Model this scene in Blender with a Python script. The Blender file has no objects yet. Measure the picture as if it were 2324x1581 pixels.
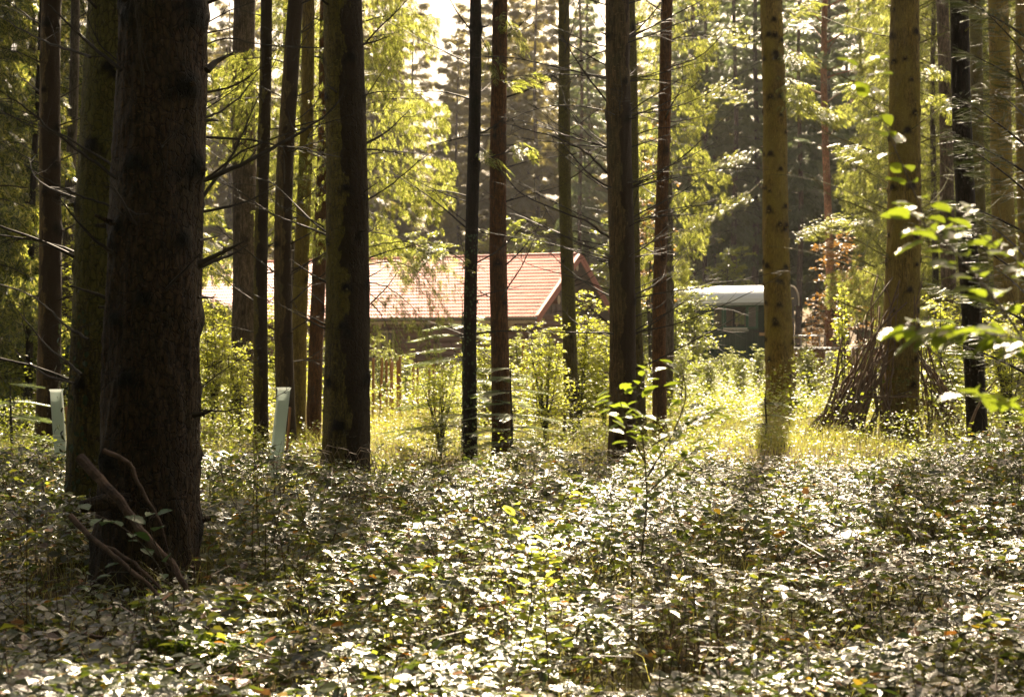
import bpy, math, random
import numpy as np
from mathutils import Vector, noise as mnoise

rnd = random.Random(7)
rng = np.random.default_rng(7)
SC = bpy.context.scene
COL = SC.collection
R = math.radians

# ------------------------------------------------------------------ camera, light, exposure
CAM_H, F_V, CX, CY = 1.6, 3228.0, 1162.0, 790.5      # focal length in pixels of a 2324 px wide frame
cam_d = bpy.data.cameras.new('camera')
cam_d.sensor_width = 36.0
cam_d.lens = 50.0
cam_d.clip_start = 0.1
cam_d.clip_end = 1500
cam_d.dof.use_dof = True
cam_d.dof.focus_distance = 11.0
cam_d.dof.aperture_fstop = 4.5
cam = bpy.data.objects.new('camera', cam_d)
cam.location = (0, 0, CAM_H)
cam.rotation_euler = (R(90), 0, 0)
COL.objects.link(cam)
SC.camera = cam

SUN_EL, SUN_AZ = 45.0, 10.0        # degrees above the horizon, degrees right of the camera's axis (+Y)
w = bpy.data.worlds.new('World')
SC.world = w
w.use_nodes = True
nt = w.node_tree
sky = nt.nodes.new('ShaderNodeTexSky')
sky.sky_type = 'NISHITA'
sky.sun_disc = False
sky.sun_elevation = R(SUN_EL)
sky.sun_rotation = R(SUN_AZ)
sky.dust_density = 5.0
sky.air_density = 0.8
sky.ozone_density = 0.6
bg = nt.nodes['Background']
bg.inputs['Strength'].default_value = 0.05
tint = nt.nodes.new('ShaderNodeMix'); tint.data_type = 'RGBA'; tint.blend_type = 'MULTIPLY'; tint.inputs[0].default_value = 1.0
tint.inputs[7].default_value = (1.0, 0.85, 0.64, 1)          # the photograph's warm white balance
nt.links.new(sky.outputs[0], tint.inputs[6]); nt.links.new(tint.outputs[2], bg.inputs['Color'])

sd = bpy.data.lights.new('sun', 'SUN')
sd.energy = 5.0
sd.angle = R(0.53)
sd.color = (1.0, 0.83, 0.60)
so = bpy.data.objects.new('sun', sd)
so.rotation_euler = (Vector((math.sin(R(SUN_AZ)) * math.cos(R(SUN_EL)), math.cos(R(SUN_AZ)) * math.cos(R(SUN_EL)),
                             math.sin(R(SUN_EL))))).to_track_quat('Z', 'Y').to_euler()
so.location = (0, 0, 60)
COL.objects.link(so)

SC.view_settings.view_transform = 'Standard'
SC.view_settings.look = 'None'
SC.view_settings.gamma = 1.0
SC.view_settings.use_curve_mapping = False
SC.view_settings.exposure = 2.4
cy = SC.cycles
cy.max_bounces = 7
cy.diffuse_bounces = 3
cy.glossy_bounces = 2
cy.transmission_bounces = 4
cy.volume_bounces = 0
cy.transparent_max_bounces = 6
cy.use_denoising = True
cy.sample_clamp_indirect = 4.0

# ------------------------------------------------------------------ helpers
def P(xv, yv, d):
    """a point seen at photo position (xv, yv) standing d metres away"""
    return np.array([(xv - CX) / F_V * d, d, CAM_H - (yv - CY) / F_V * d])

def smooth_noise(x, y, s=1.0, seed=0.0):
    return mnoise.noise(Vector((x / s + seed * 13.7, y / s - seed * 7.1, seed)))

_tab = rng.random((256, 256))
def vnoise(x, y, s=1.0, seed=0):
    """vectorised value noise 0..1"""
    x = np.asarray(x) / s + seed * 17.3 + 1000; y = np.asarray(y) / s + seed * 5.7 + 1000
    xi = np.floor(x).astype(int); yi = np.floor(y).astype(int)
    fx = x - xi; fy = y - yi
    fx = fx * fx * (3 - 2 * fx); fy = fy * fy * (3 - 2 * fy)
    g = lambda a, b: _tab[a % 256, b % 256]
    return (g(xi, yi) * (1 - fx) * (1 - fy) + g(xi + 1, yi) * fx * (1 - fy) +
            g(xi, yi + 1) * (1 - fx) * fy + g(xi + 1, yi + 1) * fx * fy)

def norm(a):
    return a / np.maximum(np.linalg.norm(a, axis=-1, keepdims=True), 1e-9)

def frames(d, n):
    """matrices whose columns are side, d, normal; d, n (k,3)"""
    d = norm(d); s = norm(np.cross(d, n)); n2 = np.cross(s, d)
    return np.stack([s, d, n2], axis=-1)

class Geo:
    def __init__(self):
        self.v = []; self.t = []; self.q = []; self.tm = []; self.qm = []; self.n = 0; self.att = []
    def add(self, V, tris=None, quads=None, mat=0, att=None):
        V = np.asarray(V, float)
        if tris is not None and len(tris):
            tris = np.asarray(tris, int) + self.n; self.t.append(tris); self.tm.append(np.full(len(tris), mat))
        if quads is not None and len(quads):
            quads = np.asarray(quads, int) + self.n; self.q.append(quads); self.qm.append(np.full(len(quads), mat))
        self.v.append(V); self.att.append(np.zeros(len(V)) if att is None else att)
        self.n += len(V)
    def tube(self, pts, rad, sides=6, mat=0, cap=True):
        pts = np.asarray(pts, float); n = len(pts)
        rad = np.broadcast_to(np.asarray(rad, float), (n,))
        t = np.gradient(pts, axis=0); t = norm(t)
        m = t.mean(0); ref = np.array([1.0, 0.3, 0.1]) if abs(m[2]) > 0.7 * np.linalg.norm(m) + 1e-9 else np.array([0.05, 0.07, 1.0])
        s = norm(np.cross(t, ref)); b = np.cross(s, t)
        a = np.linspace(0, 2 * np.pi, sides, endpoint=False)
        V = pts[:, None, :] + rad[:, None, None] * (np.cos(a)[None, :, None] * s[:, None, :] + np.sin(a)[None, :, None] * b[:, None, :])
        V = V.reshape(-1, 3)
        i = np.arange(n - 1)[:, None] * sides; j = np.arange(sides)[None, :]; k = (j + 1) % sides
        Q = np.stack([i + j, i + k, i + sides + k, i + sides + j], -1).reshape(-1, 4)
        T = []
        if cap:
            V = np.vstack([V, pts[0], pts[-1]]); c0 = n * sides; c1 = c0 + 1
            for jj in range(sides):
                kk = (jj + 1) % sides
                T.append((c0, kk, jj)); T.append((c1, (n - 1) * sides + jj, (n - 1) * sides + kk))
        self.add(V, T, Q, mat)
    def box(self, c, size, mat=0, rot=None):
        h = np.asarray(size) / 2.0
        V = np.array([[x, y, z] for x in (-1, 1) for y in (-1, 1) for z in (-1, 1)]) * h
        if rot is not None: V = V @ np.asarray(rot).T
        V = V + np.asarray(c)
        self.add(V, None, [(0, 1, 3, 2), (4, 6, 7, 5), (0, 4, 5, 1), (2, 3, 7, 6), (0, 2, 6, 4), (1, 5, 7, 3)], mat)
    def scatter(self, tv, tt, pos, M, scale, mat=0):
        """template verts (k,3), template tris; pos (n,3), M (n,3,3), scale (n,) or (n,3)"""
        n = len(pos)
        if n == 0: return
        scale = np.asarray(scale, float)
        if scale.ndim == 1: scale = scale[:, None]
        L = tv[None, :, :] * scale[:, None, :]
        V = np.einsum('nij,nkj->nki', M, L) + pos[:, None, :]
        k = len(tv)
        T = (np.asarray(tt)[None] + (np.arange(n) * k)[:, None, None]).reshape(-1, 3)
        self.add(V.reshape(-1, 3), T, None, mat)
    def mesh(self, name, mats, smooth=False, att=False):
        V = np.vstack(self.v) if self.v else np.zeros((0, 3))
        T = np.vstack(self.t) if self.t else np.zeros((0, 3), int)
        Q = np.vstack(self.q) if self.q else np.zeros((0, 4), int)
        me = bpy.data.meshes.new(name)
        me.vertices.add(len(V)); me.vertices.foreach_set('co', V.ravel())
        li = np.concatenate([T.ravel(), Q.ravel()])
        me.loops.add(len(li)); me.loops.foreach_set('vertex_index', li)
        np_ = len(T) + len(Q)
        me.polygons.add(np_)
        st = np.concatenate([np.arange(len(T)) * 3, len(T) * 3 + np.arange(len(Q)) * 4])
        me.polygons.foreach_set('loop_start', st)
        mi = np.concatenate(self.tm + self.qm) if (self.tm or self.qm) else np.zeros(0)
        me.polygons.foreach_set('material_index', mi.astype(int))
        me.polygons.foreach_set('use_smooth', np.full(np_, bool(smooth)))
        me.update(calc_edges=True)
        for m in mats: me.materials.append(m)
        if att:
            a = me.attributes.new('knot', 'FLOAT', 'POINT'); a.data.foreach_set('value', np.concatenate(self.att))
        return me
    def build(self, name, mats, parent=None, smooth=False, att=False):
        if not isinstance(mats, (list, tuple)): mats = [mats]
        return link(name, self.mesh(name, mats, smooth, att), parent)

def link(name, me, parent=None, loc=None, rot=None):
    o = bpy.data.objects.new(name, me); COL.objects.link(o)
    if parent is not None: o.parent = parent
    if loc is not None: o.location = loc
    if rot is not None: o.rotation_euler = rot
    return o

def thing(name, label, cat, loc=(0, 0, 0), rotz=0.0, group=None):
    o = bpy.data.objects.new(name, None); COL.objects.link(o)
    o.empty_display_size = 0.2
    o.location = loc; o.rotation_euler = (0, 0, rotz)
    o['label'] = label; o['category'] = cat
    if group: o['group'] = group
    return o
def tag(o, label, cat, group=None, kind=None):
    o['label'] = label; o['category'] = cat
    if group: o['group'] = group
    if kind: o['kind'] = kind
    return o

# ------------------------------------------------------------------ materials
def mat_new(name):
    m = bpy.data.materials.new(name); m.use_nodes = True
    t = m.node_tree; t.nodes.clear()
    out = t.nodes.new('ShaderNodeOutputMaterial')
    return m, t, out
def N(t, kind, **kw):
    n = t.nodes.new(kind)
    for k, v in kw.items():
        if hasattr(n, k) and not k.startswith('in_'): setattr(n, k, v)
    return n
def ramp(t, stops, interp='LINEAR'):
    r = t.nodes.new('ShaderNodeValToRGB'); r.color_ramp.interpolation = interp
    e = r.color_ramp.elements
    while len(e) > 1: e.remove(e[-1])
    e[0].position = stops[0][0]; e[0].color = (*stops[0][1], 1)
    for p, c in stops[1:]:
        x = e.new(p); x.color = (*c, 1)
    return r
def mixc(t, a, b, fac, mode='MIX'):
    m = t.nodes.new('ShaderNodeMix'); m.data_type = 'RGBA'; m.blend_type = mode
    for sock, v in ((m.inputs[0], fac), (m.inputs[6], a), (m.inputs[7], b)):
        if hasattr(v, 'is_output') or isinstance(v, bpy.types.NodeSocket): t.links.new(v, sock)
        elif isinstance(v, tuple): sock.default_value = (*v, 1)
        else: sock.default_value = v
    return m.outputs[2]
def mth(t, op, a, b=0.0, clamp=False):
    m = t.nodes.new('ShaderNodeMath'); m.operation = op; m.use_clamp = clamp
    for i, v in enumerate((a, b)):
        if isinstance(v, bpy.types.NodeSocket): t.links.new(v, m.inputs[i])
        else: m.inputs[i].default_value = v
    return m.outputs[0]
def noise_tex(t, vec, scale, detail=4, rough=0.6, dist=0.0):
    n = t.nodes.new('ShaderNodeTexNoise'); n.inputs['Scale'].default_value = scale
    n.inputs['Detail'].default_value = detail; n.inputs['Roughness'].default_value = rough
    n.inputs['Distortion'].default_value = dist
    if vec is not None: t.links.new(vec, n.inputs['Vector'])
    return n
def mapping(t, scale=(1, 1, 1), src='Object'):
    tc = t.nodes.new('ShaderNodeTexCoord'); mp = t.nodes.new('ShaderNodeMapping')
    mp.inputs['Scale'].default_value = scale
    t.links.new(tc.outputs[src], mp.inputs['Vector'])
    return mp.outputs[0]

def leaf_mat(name, stops, transl, rough=0.45, fac=0.45, spec=0.5, clump=2.0, interp='LINEAR', tstops=None):
    """leaves: colour differs from leaf to leaf; thin tissue lets the sun through"""
    m, t, out = mat_new(name)
    g = t.nodes.new('ShaderNodeNewGeometry')
    oi = t.nodes.new('ShaderNodeObjectInfo')
    rp = ramp(t, stops, interp); t.links.new(g.outputs['Random Per Island'], rp.inputs[0])
    tr = ramp(t, tstops or [(0, transl), (1, tuple(c * 0.75 for c in transl))], interp if tstops else 'LINEAR')
    t.links.new(g.outputs['Random Per Island'], tr.inputs[0])
    vec = mapping(t)
    nz = noise_tex(t, vec, 1.0 / clump, 2, 0.5)
    k = mth(t, 'MULTIPLY_ADD', nz.outputs[0], 0.9); k.node.inputs[2].default_value = 0.35
    k2 = mth(t, 'MULTIPLY_ADD', oi.outputs['Random'], 0.35); k2.node.inputs[2].default_value = 0.8
    kk = mth(t, 'MULTIPLY', k, k2)
    comb = t.nodes.new('ShaderNodeCombineColor')
    for i in range(3): t.links.new(kk, comb.inputs[i])
    c1 = mixc(t, rp.outputs[0], comb.outputs[0], 1.0, 'MULTIPLY')
    c2 = mixc(t, tr.outputs[0], comb.outputs[0], 0.6, 'MULTIPLY')
    p = t.nodes.new('ShaderNodeBsdfPrincipled')
    p.inputs['Roughness'].default_value = rough
    p.inputs['Specular IOR Level'].default_value = spec
    t.links.new(c1, p.inputs['Base Color'])
    tl = t.nodes.new('ShaderNodeBsdfTranslucent'); t.links.new(c2, tl.inputs['Color'])
    if name in ('bramble_leaf', 'near_bramble_leaf', 'dark_bramble_leaf', 'herb_leaf'):      # puckered leaf surface between the veins
        pn = noise_tex(t, vec, 95, 2, 0.5); bp = t.nodes.new('ShaderNodeBump'); bp.inputs['Strength'].default_value = 0.55; bp.inputs['Distance'].default_value = 0.006
        t.links.new(pn.outputs[0], bp.inputs['Height']); t.links.new(bp.outputs[0], p.inputs['Normal'])
    mx = t.nodes.new('ShaderNodeMixShader'); mx.inputs[0].default_value = fac
    t.links.new(p.outputs[0], mx.inputs[1]); t.links.new(tl.outputs[0], mx.inputs[2])
    t.links.new(mx.outputs[0], out.inputs['Surface'])
    return m

def bark_mat(name, base, dark, moss=(0.09, 0.10, 0.02), moss_amt=0.3, scale=1.0, patch=0.0, patch_x=0.0, bump=0.6, lich=0.1, plates=1.0):
    m, t, out = mat_new(name)
    v1 = mapping(t, (1, 1, 0.55))
    vf = mapping(t, (1, 1, 0.16))
    warp = noise_tex(t, v1, 6 * scale, 4, 0.6)
    wv = t.nodes.new('ShaderNodeVectorMath'); wv.operation = 'MULTIPLY_ADD'
    t.links.new(warp.outputs['Color'], wv.inputs[0]); wv.inputs[1].default_value = (0.13, 0.13, 0.13); t.links.new(v1, wv.inputs[2])
    vo = t.nodes.new('ShaderNodeTexVoronoi'); vo.feature = 'DISTANCE_TO_EDGE'; vo.inputs['Scale'].default_value = 27 * scale
    t.links.new(wv.outputs[0], vo.inputs['Vector'])
    fine = noise_tex(t, vf, 42 * scale, 6, 0.75)
    big = noise_tex(t, v1, 3.0, 4, 0.6)
    crack = ramp(t, [(0.0, (0, 0, 0)), (0.10, (1, 1, 1))]); t.links.new(vo.outputs['Distance'], crack.inputs[0])
    flake = ramp(t, [(0.42, (0, 0, 0)), (0.62, (1, 1, 1))]); t.links.new(fine.outputs[0], flake.inputs[0])
    c = mixc(t, tuple(x * 0.34 for x in base), tuple(x * 1.25 for x in base), flake.outputs[0])
    bg_ = ramp(t, [(0.35, (0.6, 0.6, 0.6)), (0.7, (1.25, 1.25, 1.25))]); t.links.new(big.outputs[0], bg_.inputs[0])
    c = mixc(t, c, bg_.outputs[0], 1.0, 'MULTIPLY')
    mo = noise_tex(t, v1, 1.7, 5, 0.65)
    mr = ramp(t, [(0.62 - 0.35 * moss_amt, (0, 0, 0)), (0.80 - 0.35 * moss_amt, (1, 1, 1))]); t.links.new(mo.outputs[0], mr.inputs[0])
    mfac = mth(t, 'MULTIPLY', mr.outputs[0], min(1.0, moss_amt * 1.4), True)
    c = mixc(t, c, moss, mfac)
    # short pale cross cracks
    vh = mapping(t, (1, 1, 4.2)); hn = noise_tex(t, vh, 24 * scale, 3, 0.55)
    hr = ramp(t, [(0.63, (0, 0, 0)), (0.68, (1, 1, 1))]); t.links.new(hn.outputs[0], hr.inputs[0])
    c = mixc(t, c, tuple(min(.5, x * 2.4) for x in base), mth(t, 'MULTIPLY', hr.outputs[0], 0.55, True))
    # pale lichen flecks
    li = noise_tex(t, v1, 22 * scale, 3, 0.5)
    lr = ramp(t, [(0.69, (0, 0, 0)), (0.73, (1, 1, 1))]); t.links.new(li.outputs[0], lr.inputs[0])
    c = mixc(t, c, tuple(min(0.5, x * 2.2 + 0.03) for x in base), mth(t, 'MULTIPLY', lr.outputs[0], lich * 4, True))
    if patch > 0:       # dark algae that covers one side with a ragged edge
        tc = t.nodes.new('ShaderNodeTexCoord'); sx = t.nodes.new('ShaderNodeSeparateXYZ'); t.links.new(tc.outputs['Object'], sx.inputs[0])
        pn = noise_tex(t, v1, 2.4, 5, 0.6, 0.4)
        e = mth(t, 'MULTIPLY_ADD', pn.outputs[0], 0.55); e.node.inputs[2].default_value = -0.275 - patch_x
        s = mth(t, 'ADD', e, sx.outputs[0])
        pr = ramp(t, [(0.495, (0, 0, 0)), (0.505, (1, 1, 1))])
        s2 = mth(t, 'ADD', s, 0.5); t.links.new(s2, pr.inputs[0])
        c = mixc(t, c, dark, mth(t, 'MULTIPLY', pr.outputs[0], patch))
    cf = mth(t, 'MULTIPLY_ADD', crack.outputs[0], 0.75 * plates); cf.node.inputs[2].default_value = 1 - 0.75 * plates
    c = mixc(t, tuple(x * 0.4 for x in dark), c, cf)
    at = t.nodes.new('ShaderNodeAttribute'); at.attribute_name = 'knot'
    kn = noise_tex(t, v1, 30, 3, 0.6)
    ks = mth(t, 'MULTIPLY', at.outputs['Fac'], mth(t, 'ADD', kn.outputs[0], 0.95), True)
    c = mixc(t, c, tuple(x * 0.35 for x in dark), ks)
    p = t.nodes.new('ShaderNodeBsdfPrincipled'); p.inputs['Roughness'].default_value = 0.8
    p.inputs['Specular IOR Level'].default_value = 0.25
    t.links.new(c, p.inputs['Base Color'])
    h = mth(t, 'ADD', mth(t, 'MULTIPLY', crack.outputs[0], plates), mth(t, 'MULTIPLY', fine.outputs[0], 0.8))
    b = t.nodes.new('ShaderNodeBump'); b.inputs['Strength'].default_value = min(1.0, bump * 1.3); b.inputs['Distance'].default_value = 0.02
    t.links.new(h, b.inputs['Height']); t.links.new(b.outputs[0], p.inputs['Normal'])
    t.links.new(p.outputs[0], out.inputs['Surface'])
    return m

def plain_mat(name, c1, c2=None, rough=0.6, scale=8.0, stretch=(1, 1, 1), bump=0.0, metallic=0.0, spec=0.4, island=0.0):
    m, t, out = mat_new(name)
    v = mapping(t, stretch)
    n = noise_tex(t, v, scale, 5, 0.65)
    r = ramp(t, [(0.3, c2 or tuple(x * 0.6 for x in c1)), (0.7, c1)]); t.links.new(n.outputs[0], r.inputs[0])
    col = r.outputs[0]
    if island:
        oi = t.nodes.new('ShaderNodeObjectInfo'); g = t.nodes.new('ShaderNodeNewGeometry')
        s = mth(t, 'FRACT', mth(t, 'ADD', oi.outputs['Random'], g.outputs['Random Per Island']))
        k = mth(t, 'MULTIPLY_ADD', s, island); k.node.inputs[2].default_value = 1 - island / 2
        cc = t.nodes.new('ShaderNodeCombineColor')
        for i in range(3): t.links.new(k, cc.inputs[i])
        col = mixc(t, col, cc.outputs[0], 1.0, 'MULTIPLY')
    p = t.nodes.new('ShaderNodeBsdfPrincipled'); p.inputs['Roughness'].default_value = rough
    p.inputs['Metallic'].default_value = metallic; p.inputs['Specular IOR Level'].default_value = spec
    t.links.new(col, p.inputs['Base Color'])
    if bump:
        b = t.nodes.new('ShaderNodeBump'); b.inputs['Strength'].default_value = bump; b.inputs['Distance'].default_value = 0.02
        t.links.new(n.outputs[0], b.inputs['Height']); t.links.new(b.outputs[0], p.inputs['Normal'])
    t.links.new(p.outputs[0], out.inputs['Surface'])
    return m

M = {}
M['bramble'] = leaf_mat('bramble_leaf', [(0.0, (0.016, 0.026, 0.010)), (0.35, (0.030, 0.045, 0.015)), (0.62, (0.055, 0.075, 0.02)), (0.86, (0.16, 0.15, 0.03)),
                                         (0.91, (0.42, 0.28, 0.03)), (0.94, (0.34, 0.13, 0.02)), (0.96, (0.10, 0.045, 0.02))],
                        (0.20, 0.30, 0.03), rough=0.33, fac=0.30, spec=0.95, clump=0.7, interp='CONSTANT',
                        tstops=[(0.0, (0.12, 0.18, 0.02)), (0.40, (0.24, 0.31, 0.03)), (0.72, (0.50, 0.56, 0.05)), (0.86, (0.6, 0.56, 0.05)), (0.91, (0.75, 0.5, 0.04)), (0.94, (0.6, 0.24, 0.02)), (0.96, (0.2, 0.1, 0.03))])
M['herb'] = leaf_mat('herb_leaf', [(0, (0.06, 0.10, 0.02)), (0.6, (0.12, 0.17, 0.03)), (0.9, (0.22, 0.22, 0.04)), (1, (0.35, 0.2, 0.03))], (0.48, 0.55, 0.05), rough=0.4, fac=0.42, spec=0.5, clump=1.2)
M['beech'] = leaf_mat('beech_leaf', [(0, (0.09, 0.14, 0.02)), (0.7, (0.15, 0.2, 0.03)), (1, (0.3, 0.26, 0.04))], (0.85, 0.90, 0.09), rough=0.4, fac=0.58, spec=0.5, clump=0.8)
M['autumn'] = leaf_mat('autumn_leaf', [(0, (0.18, 0.11, 0.03)), (0.6, (0.22, 0.12, 0.03)), (1, (0.28, 0.2, 0.05))], (0.50, 0.26, 0.05), rough=0.5, fac=0.4, clump=1.5)
M['hazel'] = leaf_mat('hazel_leaf', [(0, (0.05, 0.09, 0.02)), (0.7, (0.09, 0.13, 0.03)), (1, (0.25, 0.2, 0.03))], (0.50, 0.56, 0.07), rough=0.4, fac=0.5, clump=1.5)
M['cypress'] = leaf_mat('cypress_spray', [(0, (0.035, 0.06, 0.015)), (0.7, (0.07, 0.10, 0.02)), (1, (0.13, 0.12, 0.03))], (0.62, 0.66, 0.09), rough=0.36, fac=0.46, clump=.7, tstops=[(0, (0.02, 0.035, 0.008)), (0.35, (0.08, 0.11, 0.015)), (0.62, (0.38, 0.42, 0.05)), (0.85, (0.70, 0.68, 0.12)), (1, (0.85, 0.78, 0.26))])
M['fir'] = leaf_mat('fir_needles', [(0, (0.05, 0.075, 0.018)), (0.7, (0.09, 0.12, 0.025)), (1, (0.17, 0.15, 0.03))], (0.62, 0.62, 0.09), rough=0.4, fac=0.52, clump=.6, tstops=[(0, (0.03, 0.04, 0.008)), (0.3, (0.16, 0.18, 0.025)), (0.6, (0.45, 0.51, 0.07)), (0.85, (0.66, 0.68, 0.14)), (1, (0.82, 0.78, 0.28))])
M['sapling'] = leaf_mat('sapling_needles', [(0, (0.05, 0.09, 0.03)), (1, (0.10, 0.15, 0.06))], (0.35, 0.45, 0.08), rough=0.28, fac=0.3, spec=0.9, clump=0.8)
M['spruce'] = leaf_mat('spruce_needles', [(0, (0.018, 0.032, 0.014)), (0.5, (0.06, 0.09, 0.04)), (1, (0.13, 0.15, 0.06))], (0.30, 0.38, 0.12), rough=0.45, fac=0.36, clump=1.3)
M['far'] = leaf_mat('far_spruce_needles', [(0, (0.04, 0.045, 0.018)), (0.7, (0.07, 0.07, 0.026)), (1, (0.16, 0.11, 0.035))], (0.40, 0.34, 0.08), rough=0.45, fac=0.4, clump=2.5)
M['pine'] = leaf_mat('pine_needles', [(0, (0.06, 0.085, 0.05)), (1, (0.10, 0.13, 0.08))], (0.2, 0.25, 0.12), rough=0.5, fac=0.3, clump=3.0)
M['grass'] = leaf_mat('grass_blade', [(0, (0.06, 0.09, 0.02)), (0.45, (0.14, 0.15, 0.035)), (0.75, (0.34, 0.27, 0.10)), (1, (0.42, 0.32, 0.15))], (0.46, 0.44, 0.10), rough=0.38, fac=0.45, spec=0.6, clump=1.4)
M['darkneedle'] = leaf_mat('dark_needles', [(0, (0.018, 0.03, 0.012)), (1, (0.045, 0.06, 0.02))], (0.12, 0.16, 0.03), rough=0.35, fac=0.25, clump=1.0)
M['fern'] = leaf_mat('fern_frond', [(0, (0.06, 0.11, 0.03)), (1, (0.14, 0.17, 0.04))], (0.4, 0.5, 0.08), rough=0.4, fac=0.45, clump=1.0)
M['ivy'] = leaf_mat('ivy_leaf', [(0, (0.02, 0.04, 0.015)), (1, (0.04, 0.07, 0.02))], (0.08, 0.12, 0.02), rough=0.35, fac=0.15, clump=1.0)
M['litter'] = leaf_mat('fallen_leaf', [(0, (0.07, 0.04, 0.02)), (0.6, (0.16, 0.08, 0.03)), (0.9, (0.3, 0.16, 0.04)), (1, (0.4, 0.28, 0.06))], (0.4, 0.2, 0.04), rough=0.5, fac=0.25, clump=1.0)
M['dry'] = leaf_mat('dry_stalk', [(0, (0.22, 0.13, 0.06)), (1, (0.38, 0.27, 0.15))], (0.4, 0.25, 0.1), rough=0.6, fac=0.25, clump=1.0)
M['moss'] = leaf_mat('moss_tuft', [(0, (0.05, 0.09, 0.01)), (1, (0.10, 0.15, 0.02))], (0.3, 0.4, 0.04), rough=0.6, fac=0.35, clump=0.5)

M['b_big'] = bark_mat('bark_big', (0.056, 0.031, 0.014), (0.010, 0.006, 0.003), moss=(0.045, 0.036, 0.010), moss_amt=0.35, bump=0.9, lich=0.05)
M['b_olive'] = bark_mat('bark_olive', (0.115, 0.082, 0.020), (0.026, 0.016, 0.007), moss=(0.11, 0.10, 0.022), moss_amt=0.7, bump=0.7, lich=0.12, plates=0.8)
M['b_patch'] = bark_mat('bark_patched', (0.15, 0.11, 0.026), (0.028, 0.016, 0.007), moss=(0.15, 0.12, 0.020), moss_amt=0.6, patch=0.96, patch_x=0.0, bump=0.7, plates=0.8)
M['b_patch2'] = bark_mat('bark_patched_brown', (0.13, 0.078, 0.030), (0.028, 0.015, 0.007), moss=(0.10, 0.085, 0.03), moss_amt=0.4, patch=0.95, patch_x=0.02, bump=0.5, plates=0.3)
M['b_red'] = bark_mat('bark_reddish', (0.17, 0.068, 0.022), (0.040, 0.018, 0.011), moss=(0.09, 0.07, 0.02), moss_amt=0.2, bump=0.7, scale=1.4, plates=0.6)
M['b_grey'] = bark_mat('bark_grey_pink', (0.15, 0.105, 0.075), (0.06, 0.042, 0.03), moss_amt=0.0, bump=0.6, scale=0.9, plates=0.6)
M['b_gold'] = bark_mat('bark_golden', (0.25, 0.17, 0.036), (0.045, 0.026, 0.010), moss=(0.23, 0.18, 0.028), moss_amt=0.55, bump=0.6, scale=1.2, plates=0.45)
M['b_black'] = bark_mat('bark_black', (0.022, 0.014, 0.010), (0.008, 0.006, 0.004), moss=(0.05, 0.06, 0.01), moss_amt=0.15, bump=0.6, lich=0.12, plates=0.4)
M['b_pine'] = bark_mat('bark_pine', (0.34, 0.155, 0.08), (0.10, 0.05, 0.03), moss_amt=0.0, bump=0.5, plates=0.5)
M['b_far'] = bark_mat('bark_far', (0.12, 0.095, 0.08), (0.05, 0.04, 0.03), moss_amt=0.1, bump=0.4, plates=0.4)
M['twig'] = plain_mat('dead_twig', (0.035, 0.024, 0.015), (0.012, 0.008, 0.006), rough=0.7, scale=25)
M['twig_moss'] = plain_mat('mossy_twig', (0.17, 0.17, 0.035), (0.045, 0.035, 0.018), rough=0.7, scale=14)
M['stick'] = plain_mat('stick_bark', (0.17, 0.105, 0.06), (0.055, 0.033, 0.022), rough=0.7, scale=6, stretch=(3, 3, 1), bump=0.3, island=0.9)
M['stem'] = plain_mat('bramble_stem', (0.09, 0.045, 0.03), (0.03, 0.03, 0.012), rough=0.5, scale=4)
M['deadwood'] = plain_mat('dead_wood', (0.13, 0.075, 0.05), (0.018, 0.010, 0.008), rough=0.85, scale=13, bump=1.0)

# ------------------------------------------------------------------ leaf templates (x side, y along, z normal; length 1)
LEAF = np.array([[0, 0, 0], [-.26, .28, .05], [0, .33, -.04], [.26, .28, .05], [-.30, .58, .04], [0, .66, -.05], [.30, .58, .04], [0, 1.0, -.10]])
LEAF_T = [(0, 2, 1), (0, 3, 2), (1, 2, 5), (1, 5, 4), (2, 3, 6), (2, 6, 5), (4, 5, 7), (5, 6, 7)]
DIAM = np.array([[0, 0, 0], [-.3, .5, .05], [.3, .5, .05], [0, 1, -.05]])
DIAM_T = [(0, 2, 1), (1, 2, 3)]
def sprig_template(n=5, spread=0.75, width=0.085, seed=1, hang=0.15):
    r = random.Random(seed); V = []; T = []
    def blade(p, d, l, wd):
        p = np.array(p); d = np.array(d) / np.linalg.norm(d); s = np.array([d[1], -d[0], 0]); b = len(V)
        V.extend([p, p + d * l * .45 - s * wd, p + d * l * .5 + s * wd + np.array([0, 0, .01]), p + d * l + np.array([0, 0, -hang * l])])
        T.extend([(b, b + 2, b + 1), (b + 1, b + 2, b + 3)])
    blade((0, 0, 0), (0, 1, 0), 1.0, width * .8)
    for i in range(n):
        t = (i + .6) / (n + .8)
        for s in (-1, 1):
            l = (0.52 * (1 - t) + 0.16) * r.uniform(.8, 1.2) * spread * 1.2
            blade((0, t, -hang * t * t), (s * r.uniform(.7, 1), r.uniform(.5, 1.0), r.uniform(-.15, .1)), l, width * r.uniform(.7, 1.1))
    return np.array(V), T
SPRIG, SPRIG_T = sprig_template(5, .75, .06)
SPRIG7, SPRIG7_T = sprig_template(7, 0.7, 0.036, 3, 0.25)
def needle_template(n=22, seed=5):
    r = random.Random(seed); V = [[-.02, 0, 0], [.02, 0, 0], [0, 1, -.05]]; T = [(0, 1, 2)]
    for i in range(n):
        t = (i + .5) / n
        for s in (-1, 1):
            b = len(V); a = s * r.uniform(.11, .17); u = r.uniform(-.01, .06)
            V.extend([[0, t - .014, -.05 * t], [0, t + .014, -.05 * t], [a, t + r.uniform(.07, .12), u]])
            T.append((b, b + 1, b + 2) if s < 0 else (b + 1, b, b + 2))
    return np.array(V), T
NEED, NEED_T = needle_template()

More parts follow.
